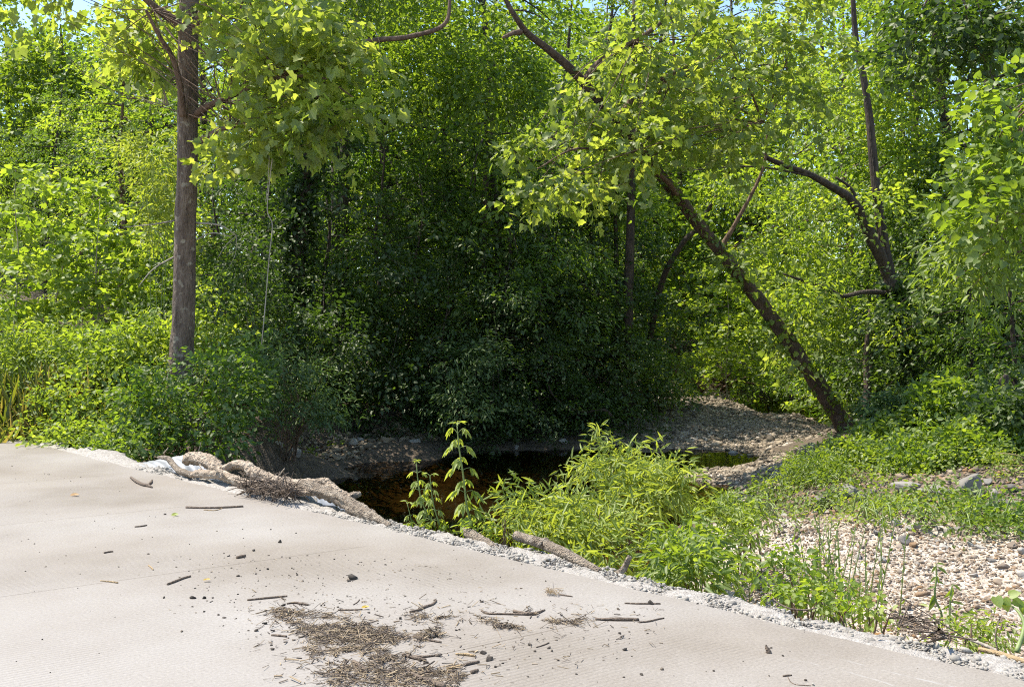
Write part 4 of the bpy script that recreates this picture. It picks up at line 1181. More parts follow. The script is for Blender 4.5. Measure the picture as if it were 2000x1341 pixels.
tuft('grass_tuft', 130, 15.8, 300, .8, 'grass', 'tall thin grass among the weeds of the left bank', 64, .5)
tuft('grass_tuft', 215, 12.4, 14, .35, 'grass', 'few dry grass blades beside the left culvert pipe', 65, .06)

def hit(px, py):
    d = 11.0
    for _ in range(40):
        x = (px - 1000) / FPX * d
        d += ((EYE - gz(x, d)) * FPX / (py - HZ) - d) * .4
    return np.array([(px - 1000) / FPX * d, d, gz((px - 1000) / FPX * d, d)])
# right bank
RB = [
 (1515, 948, 14.2, 20, 10, 30, 'oval6', .06, 'leaf_weed', 'small-leaved bush at the water edge below the leaning trunk'),
 (1600, 915, 14.4, 36, 26, 136, 'lance2', .07, 'leaf_weed', 'bright small-leaved bush on the right bank, left of the white flower heads'),
 (1672, 885, 15.1, 40, 28, 144, 'oval6', .07, 'leaf_weed', 'bright green bush right at the foot of the leaning trunk'),
 (1735, 850, 15.8, 40, 32, 110, 'oval6', .09, 'leaf_weed', 'bright bush with larger leaves right of the leaning trunk foot'),
 (1750, 905, 14.4, 44, 24, 102, 'oval6', .07, 'leaf_mid', 'green bush behind the flat grey boulder'),
 (1810, 880, 14.4, 55, 36, 119, 'oval6', .09, 'leaf_mid', 'shaded bush in the middle of the right bank'),
 (1920, 870, 13.9, 70, 42, 153, 'oval6', .09, 'leaf_mid', 'shaded leafy bush above the tan boulder'),
 (1770, 790, 16.7, 60, 30, 110, 'lance2', .13, 'leaf_bluish', 'bluish long-leaved bush below the forked trunk'),
 (1870, 780, 15.8, 70, 40, 144, 'oval6', .10, 'leaf_mid', 'dark leafy bush beside the upright stump on the right'),
 (1980, 780, 14.4, 50, 50, 119, 'oval6', .10, 'leaf_dark', 'dark leafy bush at the right picture edge'),
 (1950, 990, 12.0, 60, 26, 56, 'oval6', .06, 'leaf_mid', 'low green bush on the rubble at the right edge'),
 (1850, 980, 12.2, 40, 16, 28, 'oval6', .06, 'leaf_weed', 'low weeds between the tan boulder and the gravel ridge'),
 (1720, 985, 12.3, 45, 14, 28, 'oval6', .06, 'leaf_weed', 'low weeds in front of the flat grey boulder'),
 (1640, 960, 12.2, 35, 16, 24, 'oval6', .06, 'leaf_mid', 'low weeds among the rubble in the middle of the bank'),
 (1500, 1000, 11.8, 30, 10, 20, 'oval6', .05, 'leaf_weed', 'small yellow-green clump at the left end of the gravel ridge'),
]
RB2 = [
 (1600, 985, 12.6, 34, 12, 26, 'oval6', .055, 'leaf_mid', 'low weeds at the middle of the rubble edge, above the gravel ridge'),
 (1690, 1000, 12.2, 40, 10, 26, 'oval6', .055, 'leaf_weed', 'low sunny weeds along the ridge, below the flat grey boulder'),
 (1790, 1005, 12.0, 40, 10, 26, 'oval6', .055, 'leaf_mid', 'low weeds along the ridge, left of the brick fragment'),
 (1900, 1010, 11.8, 50, 14, 36, 'oval6', .055, 'leaf_mid', 'leafy low weeds at the right half of the ridge, above the brick fragment'),
 (1985, 1010, 11.6, 40, 14, 30, 'oval6', .055, 'leaf_deep', 'low weeds at the right end of the ridge, cut by the picture edge'),
]
for i, w in enumerate(RB + RB2):
    if w[1] >= 955:
        w = (w[0], w[1], round(float(hit(w[0], w[1] + w[4] * .9)[1]), 2), w[3], w[4], int(w[5] * .75)) + w[6:]
    weed_patch(40 + i, *w, group='bushes of the right bank', name='bush', gap=.38, ln=.34, wd=.2)
# arching pale shrub at the right edge
shrub('arching_shrub', 'pale arching sprays of a shrub over the tan boulder at the right', 'shrub', P(2010, 12.6),
      [(1955, 905, 12.4, 14, .15, 10, 8), (1945, 890, 12.4, 14, .15, 10, 8), (1970, 925, 12.4, 10, .15, 8, 6), (1910, 940, 12.2, 25, .2, 12, 14), (1880, 965, 12.2, 22, .2, 18, 18), (1870, 985, 12.1, 18, .2, 12, 12), (1930, 1000, 12, 30, .3, 14, 22), (1985, 950, 12.3, 16, .2, 20, 8)],
      'oval6', .05, 'leaf_willow', 470, None, 12, .22, .1, .3, 1.5, 'stick_tan', 1, .008)
# white flower heads on the right bank
def flower_head(px, py, d, label, seed):
    rng = np.random.default_rng(seed)
    c = W(px, py, d); b = P(px + 5, d)
    t = empty('flower', b, label, 'flower', 'white flower heads')
    mb = MB(); tube(mb, [list(b) + [.006], list((b + c) / 2) + [.005], list(c) + [.004]], 5, .02, 3, True, seed); mb.build('stem', M['stem_green'], t)
    L = Leaves(); n = 50
    o = c + np.column_stack([.045 * rng.normal(size=n), .045 * rng.normal(size=n), .012 * rng.normal(size=n)])
    L.add('round', o, rng.normal(size=(n, 3)), np.array([0, 0, 1.0]) + .3 * rng.normal(size=(n, 3)), np.full(n, .028), rng.random(n))
    L.build('petals', M['petal'], t)
M['petal'] = leaf_mat('white_petal', (0.45, 0.45, 0.42), (0.55, 0.55, 0.5), (0.6, 0.6, 0.56), (1, 1, 1), .3)
flower_head(1607, 892, 15.2, 'upper white flower head in the bright bush', 1)
flower_head(1600, 906, 15.1, 'lower white flower head in the bright bush', 2)

# ---- willow bushes in front of the pool
def willow(label, foot, blobs, seed, mat='leaf_willow', size=.115, m=18, **kw):
    return shrub('willow_bush', label, 'bush', foot, blobs, 'lance', size, mat, seed, 'young willows at the water', m, .30, .11, .36, 1.6, 'stem_brown', 4, .006, .22, kw.get('sway', .45), .6, .8, .62)
willow('tall willow bush leaning over the pool, topmost of the foreground willows', P(1250, 9.6),
       [(1225, 915, 9.4, 50, .4, 24, 34), (1185, 925, 9.5, 45, .35, 18, 22), (1270, 950, 9.2, 50, .4, 30, 44), (1150, 935, 9.5, 28, .3, 12, 10), (1240, 880, 9.4, 10, .12, 22, 7), (1300, 940, 9.2, 26, .25, 18, 16), (1190, 895, 9.6, 18, .2, 16, 9), (1230, 985, 9.1, 60, .4, 22, 34)], 501)
willow('broad sunlit willow bush in front of the tall one, behind the two logs', P(1120, 8.2),
       [(1085, 1015, 8.2, 55, .4, 26, 44), (1150, 1020, 8.3, 60, .4, 30, 52), (1050, 1010, 8.3, 34, .3, 22, 20), (1205, 1040, 8.2, 40, .35, 30, 34), (1020, 1000, 8.4, 14, .2, 10, 6), (1110, 1062, 7.8, 50, .35, 18, 26), (1185, 1075, 7.6, 36, .3, 18, 20), (1000, 1045, 8.0, 10, .15, 12, 5)], 502)
willow('small willow shoots at the left end of the foreground bushes', P(985, 7.9), [(983, 1010, 8, 7, .1, 14, 4), (990, 1040, 7.9, 9, .12, 12, 5)], 503, sway=.3)
shrub('bush', 'green leafy bush right of the willows, close to the slab', 'bush', P(1360, 7.9),
      [(1335, 1065, 7.9, 40, .4, 24, 28), (1385, 1080, 7.7, 36, .35, 26, 26), (1315, 1095, 7.2, 34, .3, 20, 20), (1360, 1112, 7.0, 40, .3, 16, 20)],
      'lance2', .085, 'leaf_weed', 504, None, 18, .24, .11, .36, 1.8, dens=.7)
shrub('bush', 'smaller leafy bush behind it, at the left end of the sunlit gravel', 'bush', P(1440, 9.8),
      [(1405, 1005, 9.6, 36, .35, 18, 22), (1450, 995, 9.8, 26, .3, 18, 18), (1430, 1035, 9.2, 30, .3, 14, 15)],
      'lance2', .075, 'leaf_weed', 505, None, 18, .24, .11, .36, 1.8, dens=.7)
shrub('bush', 'dark green weed bush at the slab rim under the wiry stalks', 'bush', P(1545, 7.0),
      [(1505, 1115, 7.2, 24, .25, 22, 14), (1550, 1115, 7.0, 28, .25, 26, 18), (1590, 1145, 6.8, 26, .25, 16, 14), (1535, 1158, 6.6, 32, .2, 12, 12)],
      'oval6', .055, 'leaf_mid', 506, None, 14, .2, .09, .40, 2)
shrub('bush', 'low yellow-green plants along the rim right of the weed bush', 'bush', P(1640, 6.3),
      [(1610, 1168, 6.5, 34, .2, 14, 18), (1665, 1180, 6.4, 34, .2, 14, 18), (1720, 1198, 6.2, 26, .2, 12, 11), (1560, 1172, 6.5, 30, .2, 9, 10)],
      'oval6', .05, 'leaf_bright', 507, None, 12, .16, .08, .38, 2)
shrub('bush', 'small feathery plant near the slab rim at the lower right', 'bush', P(1905, 5.5),
      [(1900, 1235, 5.5, 40, .15, 18, 14), (1870, 1250, 5.4, 25, .12, 10, 8), (1955, 1225, 5.7, 20, .12, 14, 6)],
      'lance2', .05, 'leaf_weed', 508, None, 16, .18, .07, .3, 2)

# wiry stalks on the gravel
def stalks(label, px, d, n, h, seed, w=.25):
    rng = np.random.default_rng(seed)
    c = P(px, d)
    t = empty('wiry_stalks', c, label, 'weeds')
    mb = MB(); O, Dd = [], []
    for k in range(n):
        b = c + [w * rng.normal(), w * rng.normal(), 0]; b[2] = gz(b[0], b[1]) - .03
        ln = h * rng.uniform(.55, 1.15); lean = .16 * rng.normal(size=2)
        tip = b + [lean[0] * ln + .05 * rng.normal(), lean[1] * ln, ln]
        mid = b * .5 + tip * .5 + .02 * rng.normal(size=3)
        tube(mb, [list(b) + [.006], list(mid) + [.005], list(tip) + [.003]], 4, 0, 3, False, k)
        for f in np.linspace(.25, 1, 10):
            p = b * (1 - f) ** 2 + 2 * f * (1 - f) * (2 * mid - .5 * b - .5 * tip) + tip * f * f
            O.append(p); Dd.append([rng.normal(), rng.normal(), 1.2])
    mb.build('stem', M['stem_green'], t)
    L = Leaves(); O = np.array(O); n2 = len(O)
    L.add('lance2', O, np.array(Dd), rng.normal(size=(n2, 3)), rng.uniform(.03, .065, n2), rng.random(n2))
    L.build('foliage', M['leaf_mid'], t)
stalks('airy clump of thin wiry stalks standing against the sunlit gravel', 1628, 7.5, 40, .98, 71)
stalks('few wiry stalks left of the dense wiry clump', 1530, 7.6, 10, .72, 72, .18)

# ---- erect weeds with drooping palmate leaves
def palmate_weed(label, rows, seed, nodes=8, size=.16, mat='leaf_willow', side=()):
    rng = np.random.default_rng(seed)
    R = pxtube(rows)
    t = empty('tall_weed', R[0, :3], label, 'weed', 'tall weeds in front of the pool')
    R2 = R.copy(); R2[:, 3] *= .6
    mb = MB(); tube(mb, R2, 6, .02, 5, True, seed); mb.build('stem', M['stem_green'], t)
    c = catmull(R, 10)
    lens = np.linspace(0.12, 1.0, nodes)
    a0 = rng.uniform(0, 3)
    for q, f in enumerate(lens):
        p = c[int(f * (len(c) - 1)), :3]
        sc = size * (1.0 - .45 * f) * rng.uniform(.85, 1.15)
        for s in (0, math.pi):
            a = a0 + q * math.pi / 2 + s + rng.uniform(-.3, .3)
            hd = np.array([math.cos(a), math.sin(a), 0])
            L = Leaves()
            pet = sc * .55
            tip = p + hd * pet + np.array([0, 0, pet * .35 * (1 if f < .9 else 2.5)])
            k = 5
            ang = np.linspace(-1.1, 1.1, k)
            dd = np.stack([np.cos(a + ang), np.sin(a + ang), np.full(k, -.75 + .9 * (f > .93)) + .15 * rng.normal(size=k)], 1)
            up = np.tile([0, 0, 1.0], (k, 1)) + .25 * rng.normal(size=(k, 3))
            L.add('lance2', np.tile(tip, (k, 1)), dd, up, sc * np.array([.7, .95, 1.1, .95, .7]) * rng.uniform(.9, 1.1, k), rng.uniform(.3, 1, k))
            m2 = MB(); tube(m2, [list(p) + [.003], list((p + tip) / 2 + [0, 0, .005]) + [.0025], list(tip) + [.002]], 4, 0, 2, False, 1)
            o = L.build('leaf', M[mat], t)
            st = m2.build('leaf_stalk', M['stem_green'], None)
            st.parent = o
            st.location = (0, 0, 0)
    return t
palmate_weed('tallest erect weed with palmate leaves standing alone against the dark pool', [(922, 1025, 7.9, 4), (912, 990, 7.9, 3.8), (905, 930, 7.9, 3.4), (896, 870, 7.9, 2.8), (893, 832, 7.9, 1.8)], 81, 11, .145)
palmate_weed('shorter erect weed left of the tallest one, nearest the log pile', [(850, 1030, 8.2, 3), (826, 985, 8.2, 2.8), (818, 950, 8.2, 2.5), (813, 905, 8.2, 1.6)], 82, 8, .11)
palmate_weed('slender erect weed between the tallest and the leftmost one', [(860, 1030, 8.1, 2.6), (848, 990, 8.1, 2.4), (842, 955, 8.1, 2.0), (840, 930, 8.1, 1.4)], 83, 6, .10)
palmate_weed('smallest erect weed at the foot of the left pair', [(806, 1030, 8.3, 2.2), (802, 1010, 8.3, 1.8), (796, 985, 8.3, 1.2)], 84, 3, .09)
shrub('bush', 'low leaves around the feet of the erect weeds', 'weeds', P(855, 8.1), [(850, 1034, 8.0, 26, .12, 7, 9), (932, 1034, 7.7, 16, .1, 8, 7), (820, 1034, 8.2, 14, .1, 5, 4)], 'lance2', .06, 'leaf_weed', 85, None, 12, .12, .06, .3, 2)

def leafy_stem(label, rows, leaves, kind, size, mat, seed, name='leafy_plant', cat='plant'):
    rng = np.random.default_rng(seed)
    t = None
    for ri, r in enumerate(rows):
        R = pxtube(r)
        if t is None: t = empty(name, R[0, :3], label, cat)
        mb = MB(); tube(mb, R, 6, .03, 5, True, seed); mb.build('stem', M['stem_green'], t)
    L = Leaves()
    for (x, y, d, ax, az, s) in leaves:
        p = W(x, y, d)
        L.add(kind, p[None], np.array([[ax, rng.normal() * .4 - .2, az]]), np.array([[rng.normal() * .4, -.7, .8]]), np.array([size * s]), np.array([rng.uniform(.2, .8)]))
    L.build('foliage', M[mat], t)
leafy_stem('sparse plant with long drooping leaves standing on the gravel at the lower right',
    [[(1840, 1225, 6, 2.5), (1838, 1195, 6, 2.2), (1826, 1165, 6, 2), (1829, 1125, 6, 1.6), (1828, 1100, 6, 1)], [(1856, 1222, 5.95, 2), (1855, 1190, 5.95, 1.8), (1858, 1150, 5.95, 1.4), (1862, 1140, 5.95, 1)]],
    [(1829, 1100, 6, .9, .1, 1), (1829, 1104, 6, -.8, -.8, 1), (1830, 1106, 6, 1, -.5, 1.5), (1828, 1125, 6, -.9, -.6, 1), (1829, 1122, 6, .5, -1, 1.1), (1828, 1135, 6, .8, -.1, 1.2), (1827, 1145, 6, -.8, -.1, .9),
     (1825, 1160, 6, -.4, -1, 1.5), (1827, 1168, 6, -.6, -1, 1.6), (1862, 1141, 5.95, .9, -.5, 1.3), (1860, 1146, 5.95, .4, -1, 1.8), (1858, 1150, 5.95, -.5, -1, 1.4), (1858, 1175, 5.95, 1, .05, 1.4), (1856, 1178, 5.95, -.5, -.9, 1.4),
     (1856, 1195, 5.95, .8, -.3, 1.2), (1854, 1200, 5.95, -.8, -.4, 1.2), (1842, 1205, 6, -.8, -.5, 1.2), (1848, 1215, 6, .9, .4, 1.5), (1860, 1212, 5.9, .5, -1, 1.8), (1905, 1215, 5.7, .8, .5, 1.5), (1878, 1200, 5.8, .8, .3, 1.2)], 'lance2', .055, 'leaf_mid', 91)
leafy_stem('curving stem with a few broad bright leaves at the right picture edge',
    [[(1985, 1272, 5.0, 5), (1997, 1240, 5.05, 4.5), (2000, 1215, 5.1, 3.8), (1990, 1195, 5.15, 2.8), (1975, 1182, 5.2, 1.6)]],
    [(1945, 1165, 5.2, .05, -1, 1.1), (1960, 1168, 5.2, .1, -1, 1.2), (1972, 1162, 5.2, .8, .5, 1), (1978, 1172, 5.2, .9, -.3, 1.2), (1992, 1180, 5.2, .6, -.7, 1.3), (1968, 1176, 5.2, -.7, .1, .9), (2004, 1190, 5.2, .3, -1, 1.3)], 'heart', .06, 'leaf_bright', 92)

# ---- climbing broad leaves and hanging branches at the upper right
shrub('vine_curtain', 'curtain of broad heart-shaped vine leaves hanging at the right edge', 'vine', W(2080, 150, 12.3),
      [(1960, 400, 12, 45, .5, 60, 40), (1990, 330, 12, 30, .5, 70, 30), (1935, 430, 12.2, 30, .5, 44, 24), (1985, 200, 12, 30, .4, 80, 30), (1940, 300, 12.4, 40, .5, 60, 30), (1910, 370, 12.6, 30, .5, 36, 18)],
      'heart', .11, 'leaf_mid', 520, None, 12, .5, .3, .45, 1.0, 'stem_brown', 2, .012)
shrub('hanging_branch', 'drooping leafy branch with long leaflets hanging over the right bank', 'branch', W(2100, 380, 13.2),
      [(1880, 545, 13, 34, .5, 24, 20), (1915, 500, 13, 40, .5, 30, 26), (1890, 480, 13.4, 30, .5, 26, 16), (1950, 545, 13, 40, .5, 40, 28), (1985, 490, 13, 40, .5, 50, 28), (1910, 440, 13.2, 34, .5, 26, 18)],
      'lance2', .16, 'leaf_weed', 521, None, 13, .6, .3, .36, 1.0, 'stem_brown', 2, .012)
shrub('hanging_branch', 'dark leafy bough hanging from above at the upper right', 'branch', W(1830, -60, 14),
      [(1800, 90, 14, 50, .6, 50, 34), (1870, 60, 14, 60, .6, 50, 42), (1940, 100, 14, 60, .6, 60, 46), (1820, 20, 14, 60, .6, 30, 32), (1960, 20, 14, 50, .6, 40, 32)],
      'oval6', .13, 'leaf_dark', 522, None, 16, .6, .34, .4, .9, 'stem_brown', 2, .015)
shrub('feathery_tree', 'yellow-green feathery young tree just left of the brown trunk', 'tree', P(300, 19),
      [(310, 300, 18.6, 40, .6, 40, 32), (270, 320, 18.6, 36, .6, 30, 26), (320, 370, 18.6, 36, .6, 40, 32), (290, 420, 18.8, 40, .6, 36, 30), (330, 450, 18.8, 30, .6, 30, 22)],
      'lance2', .14, 'leaf_willow', 523, None, 22, .6, .26, .38, 1.0, 'stem_green', 1, .007)

# ---- vines, dead branches, fallen wood
def one_tube(name, rows, mat, label, cat, sides=8, rough=.08, group=None, seed=0, sub=5, world=False, lumps=0.0):
    R = np.asarray(rows, float) if world else pxtube(rows)
    t = R[0, :3].copy()
    mb = MB(); R2 = R.copy(); R2[:, :3] -= t
    tube(mb, R2, sides, rough, sub, True, seed, lumps=lumps)
    o = mb.build(name, M[mat] if isinstance(mat, str) else mat)
    o.location = t
    return tag(o, label, cat, group)
one_tube('hanging_vine', [(532, 310, 14.6, 0.96), (527, 350, 14.6, 0.96), (522, 410, 14.6, 1.02), (532, 440, 14.6, 1.02), (526, 500, 14.6, 1.02), (521, 560, 14.6, 1.02), (516, 620, 14.6, 0.96), (511, 672, 14.6, 0.84)], 'bark_pale', 'long pale vine hanging in front of the ivy-clad trunk', 'vine', 6)
one_tube('hanging_vine', [(526, 305, 14.6, 0.72), (524, 350, 14.6, 0.66), (519, 395, 14.6, 0.60)], 'bark_pale', 'short pale vine end beside the long hanging vine', 'vine', 6)
one_tube('creeper', [(1080, 690, 22.5, 1.2), (1070, 725, 22.5, 1.4), (1076, 765, 22.5, 1.6), (1105, 793, 22.5, 1.8), (1145, 803, 22.5, 2.2), (1180, 800, 22.5, 2.6), (1195, 812, 22.5, 3)], 'bark_mid', 'curved creeper stem swinging low over the far bank', 'vine', 7)
one_tube('fallen_log', [(1312, 708, 33, 8), (1335, 730, 33, 8), (1358, 748, 33, 9), (1376, 760, 33, 9)], 'bark_brown', 'orange-brown log lying at the far end of the gravel bar', 'log', 10)
one_tube('stump', [(1936, 786, 15.5, 11), (1950, 765, 15.5, 9), (1962, 742, 15.5, 7), (1966, 732, 15.5, 4)], 'bark_dark', 'dark broken stump sticking up among the bushes at the right', 'stump', 10, .15)
def dead_brush(label, px, py, d, seed, n=16, spread=60, r=1.2):
    rng = np.random.default_rng(seed)
    hub = W(px, py, d)
    t = empty('dead_branch', hub, label, 'dead branch')
    for k in range(n):
        a = rng.uniform(-2.9, -.6); ln = spread * rng.uniform(.5, 1.2)
        p1 = (px + ln * .5 * math.cos(a) + rng.normal() * 6, py + ln * .5 * math.sin(a) + rng.normal() * 5, d + rng.normal() * .2)
        p2 = (px + ln * math.cos(a * 1.02), py + ln * math.sin(a) * .9, d + rng.normal() * .3)
        mb = MB(); tube(mb, pxtube([(px + rng.normal() * 2, py, d, r), (*p1, r * .8), (*p2, r * .4)]), 5, .05, 4, True, k); mb.build('twig', M['bark_pale'], t)
dead_brush('fan of bare grey twigs left of the brown trunk', 335, 160, 17.5, 1, 16, 90)
dead_brush('few bare grey twigs lower down, left of the brown trunk', 325, 205, 17.6, 2, 6, 100, 1.4)
def root_tangle():
    rng = np.random.default_rng(9)
    c = W(1430, 742, 35)
    t = empty('root_tangle', c, 'dark tangle of roots on the far bank behind the gravel bar', 'roots')
    for k in range(12):
        p = c + np.array([rng.normal() * .5, rng.normal() * .3, -.3 + .15 * rng.normal()]); q = p + np.array([rng.normal() * .9, rng.normal() * .4, rng.uniform(.1, .6)])
        mb = MB(); tube(mb, [list(p) + [.06], list((p + q) / 2 + .15 * rng.normal(size=3)) + [.05], list(q) + [.025]], 7, .1, 4, True, k); mb.build('root', M['bark_brown'], t)
root_tangle()

# ---- driftwood on the slab rim
def C1(x, y, d, r):      # from the enlarged crop of the log pile
    return (180 + x / 3.226, 840 + y / 3.226, d, r / 3.226)
def driftwood():
    t = empty('driftwood_log', W(600, 960, 9.2), 'bleached driftwood trunk with twisted limbs piled on the culvert pipes', 'driftwood')
    specs = [('trunk', 'drift_bark', [C1(1880, 605, 8.0, 20), C1(1780, 555, 8.2, 34), C1(1680, 500, 8.4, 38), C1(1580, 440, 8.65, 40), C1(1480, 395, 8.85, 42), C1(1380, 362, 9.05, 42), C1(1280, 345, 9.25, 38), C1(1180, 325, 9.4, 34)], 14),
             ('limb', 'drift', [C1(1692, 398, 8.75, 15), C1(1660, 408, 8.75, 22), C1(1600, 415, 8.8, 24), C1(1540, 385, 8.85, 26), C1(1490, 340, 8.95, 26), C1(1465, 322, 9.0, 22), C1(1380, 328, 9.1, 22), C1(1280, 335, 9.2, 24), C1(1180, 318, 9.4, 27), C1(1090, 290, 9.6, 30), C1(1020, 262, 9.75, 34), C1(970, 225, 9.85, 32), C1(900, 215, 10.0, 28), C1(850, 235, 10.05, 24), C1(810, 240, 10.1, 16)], 12),
             ('limb', 'drift', [C1(625, 285, 10.3, 14), C1(660, 272, 10.25, 24), C1(720, 275, 10.15, 26), C1(790, 280, 10.0, 28), C1(850, 295, 9.9, 30), C1(920, 320, 9.75, 28), C1(990, 345, 9.6, 30), C1(1080, 360, 9.45, 26), C1(1200, 375, 9.25, 24), C1(1330, 385, 9.05, 22), C1(1440, 400, 8.9, 18)], 12),
             ('limb', 'drift', [C1(592, 200, 10.65, 22), C1(612, 178, 10.6, 36), C1(660, 175, 10.55, 40), C1(725, 192, 10.4, 42), C1(775, 225, 10.25, 38), C1(800, 262, 10.1, 30), C1(850, 290, 9.95, 26), C1(920, 315, 9.8, 22)], 13),
             ('limb', 'drift', [C1(1000, 330, 9.55, 14), C1(1080, 318, 9.4, 12), C1(1100, 345, 9.3, 11), C1(1160, 370, 9.2, 9), C1(1220, 385, 9.1, 7)], 8),
             ('knot', 'drift', [C1(1440, 322, 9.0, 12), C1(1465, 312, 9.0, 14), C1(1478, 325, 9.0, 10)], 8),
             ('limb', 'drift', [C1(815, 300, 9.8, 8), C1(812, 262, 9.85, 10), C1(770, 240, 9.95, 8)], 7)]
    for i, (nm, mt, rows, sd) in enumerate(specs):
        mb = MB(); tube(mb, pxtube(rows), sd + 6, .13, 9, True, 30 + i, lumps=.045); mb.build(nm, M[mt], t)
    one_tube('driftwood_branch', [C1(415, 170, 11.3, 7), C1(450, 172, 11.2, 14), C1(485, 180, 11.1, 17), C1(510, 215, 10.95, 19), C1(545, 250, 10.75, 20), C1(590, 270, 10.5, 18), C1(640, 285, 10.3, 15)], 'drift_bark', 'thin crooked branch lying across the left culvert pipe', 'driftwood', 9, .12, None, 3)
    # broken twigs caught between the limbs
    rng = np.random.default_rng(12)
    mb = MB()
    for k in range(150):
        x = rng.uniform(960, 1280); y = 335 + (x - 960) * .12 + rng.uniform(-22, 45)
        d = 9.55 - (x - 960) / 320 * .55 - .1 - .15 * rng.random()
        p = W(*C1(x, y, d, 1)[:2], d)
        dr = nrm(np.array([rng.normal(), rng.normal() * .8, .35 * rng.normal()])); ln = rng.uniform(.06, .22)
        tube(mb, [list(p - dr * ln) + [.004], list(p + .02 * rng.normal(size=3)) + [.005], list(p + dr * ln) + [.003]], 4, .1, 2, True, k)
    o = mb.build('twigs', M['stick']); tag(o, 'broken twigs caught between the driftwood limbs', 'twigs', kind='stuff')
    for i, (rows, lab) in enumerate([
        ([C1(1165, 305, 9.3, 5), C1(1185, 275, 9.3, 5), C1(1213, 240, 9.3, 4)], 'short upright twig stuck in the driftwood, pointing right'),
        ([C1(1110, 270, 9.5, 3), C1(1115, 262, 9.5, 3), C1(1135, 295, 9.45, 3)], 'hooked little twig on top of the driftwood'),
        ([C1(1205, 310, 9.3, 4), C1(1215, 288, 9.3, 4), C1(1218, 275, 9.3, 3)], 'stubby twig beside the upright twig on the driftwood'),
        ([C1(665, 140, 10.8, 3), C1(678, 105, 10.8, 3), C1(686, 72, 10.8, 2)], 'thin twig standing behind the thick driftwood end'),
        ([C1(450, 145, 11.5, 4), C1(465, 128, 11.5, 3.5), C1(478, 112, 11.5, 3)], 'thin twig sticking up over the left culvert pipe'),
        ([C1(680, 215, 10.3, 5), C1(684, 232, 10.25, 4), C1(688, 248, 10.2, 3)], 'small splinter hanging under the thick driftwood end')]):
        one_tube('twig', rows, 'drift', lab, 'twig', 5, .05, 'twigs on the driftwood', i, 3)
driftwood()

def culvert(c_t, label, seed, R=.95, top=.10, out=.62):
    """corrugated pipe mouth leaving the slab at right angles; c_t = distance along the rim"""
    e = np.array([-1, 1, 0]) / math.sqrt(2); a = np.array([1, 1, 0]) / math.sqrt(2)
    c = np.array([3.365, 3.365, 0]) + e * c_t; c[2] = top - R
    t = empty('culvert_pipe', c, label, 'culvert pipe', 'culvert pipes under the road')
    ns, na = 110, 64
    for nm, r0, sgn in (('barrel', R, 1), ('lining', R - .05, -1)):
        v, f = [], []
        for i in range(ns):
            for j in range(na):
                ph = 2 * math.pi * j / na
                L = out + .10 - .18 * max(0, math.sin(ph))
                s = 0.03 + (L - 0.03) * i / (ns - 1)
                r = r0 + .006 * math.sin(s * 2 * math.pi / .105)
                p = c + a * s + e * (r * math.cos(ph)) + np.array([0, 0, r * math.sin(ph) + .075 * s - .055])
                v.append(p)
        for i in range(ns - 1):
            for j in range(na):
                j2 = (j + 1) % na
                f.append((i * na + j, i * na + j2, (i + 1) * na + j2, (i + 1) * na + j))
        mb = MB(); mb.add(v, f); mb.build(nm, M['pipe'], t)
M['pipe'] = rock_like('pale_pipe', [(0.35, (0.20, 0.20, 0.195)), (0.5, (0.31, 0.31, 0.31)), (0.7, (0.39, 0.39, 0.395))], 4, .05, .5, False, 30)
def along(px):
    d = 6.8 / (1 + (px - 1000) / FPX); x = (px - 1000) / FPX * d
    return float(np.dot(np.array([x - 3.365, d - 3.365]), np.array([-1, 1])) / math.sqrt(2))
culvert(along(240), 'pale corrugated culvert pipe left of the driftwood, half buried at the slab rim', 1, .78, .03, 1.1)
culvert(along(470), 'pale corrugated culvert pipe under the right end of the driftwood', 2, .78, .03, 1.0)

# ---- small logs by the slab
one_tube('broken_log', [(908, 1032, 7.62, 5), (916, 1040, 7.58, 9), (940, 1054, 7.45, 10), (960, 1066, 7.32, 8), (982, 1078, 7.2, 4)], 'drift_bark', 'short broken log with a splintered end, left of the longer log', 'log', 11, .12, None, 5)
def long_log():
    t = empty('long_log', W(1090, 1080, 7), 'longer weathered log with a knotted crook, poking out of the willow bush', 'log')
    mb = MB(); tube(mb, pxtube([(1003, 1043, 7.4, 6), (1010, 1046, 7.38, 9), (1040, 1055, 7.2, 9.5), (1065, 1063, 7.1, 11), (1100, 1079, 6.9, 10.5), (1140, 1100, 6.68, 9), (1172, 1114, 6.5, 5)]), 12, .08, 6, True, 6); mb.build('trunk', M['drift_bark'], t)
    mb = MB(); tube(mb, pxtube([(1051, 1067, 7.05, 3), (1058, 1058, 7.08, 4), (1066, 1052, 7.12, 4), (1072, 1056, 7.1, 2.5)]), 7, .08, 4, True, 7); mb.build('knot', M['drift_bark'], t)
long_log()
one_tube('wood_stub', [(1206, 1121, 6.45, 7), (1216, 1112, 6.45, 6.5), (1224, 1098, 6.45, 6), (1231, 1086, 6.45, 5)], 'drift_bark', 'short upright wood stub at the slab rim below the willow bush', 'wood', 9, .12)
one_tube('fallen_branch', [(1912, 1266, 4.95, 4), (1945, 1274, 4.87, 5), (1975, 1283, 4.8, 5.5), (2020, 1296, 4.72, 5)], 'stick_tan', 'brown branch lying along the rim in the lower right corner', 'branch', 8)
one_tube('fallen_branch', [(1893, 1247, 5.1, 3), (1930, 1262, 5.0, 3.5), (1965, 1279, 4.88, 4), (2015, 1302, 4.75, 4.5)], 'bark_pale', 'pale forked branch crossing the brown branch in the lower right corner', 'branch', 8)
one_tube('twig', [(1949, 1272, 4.92, 1.6), (1944, 1240, 4.95, 1.5), (1950, 1215, 5, 1.3), (1956, 1200, 5, .9)], 'stick', 'thin dark twig standing up by the crossing branches', 'twig', 5, .05)
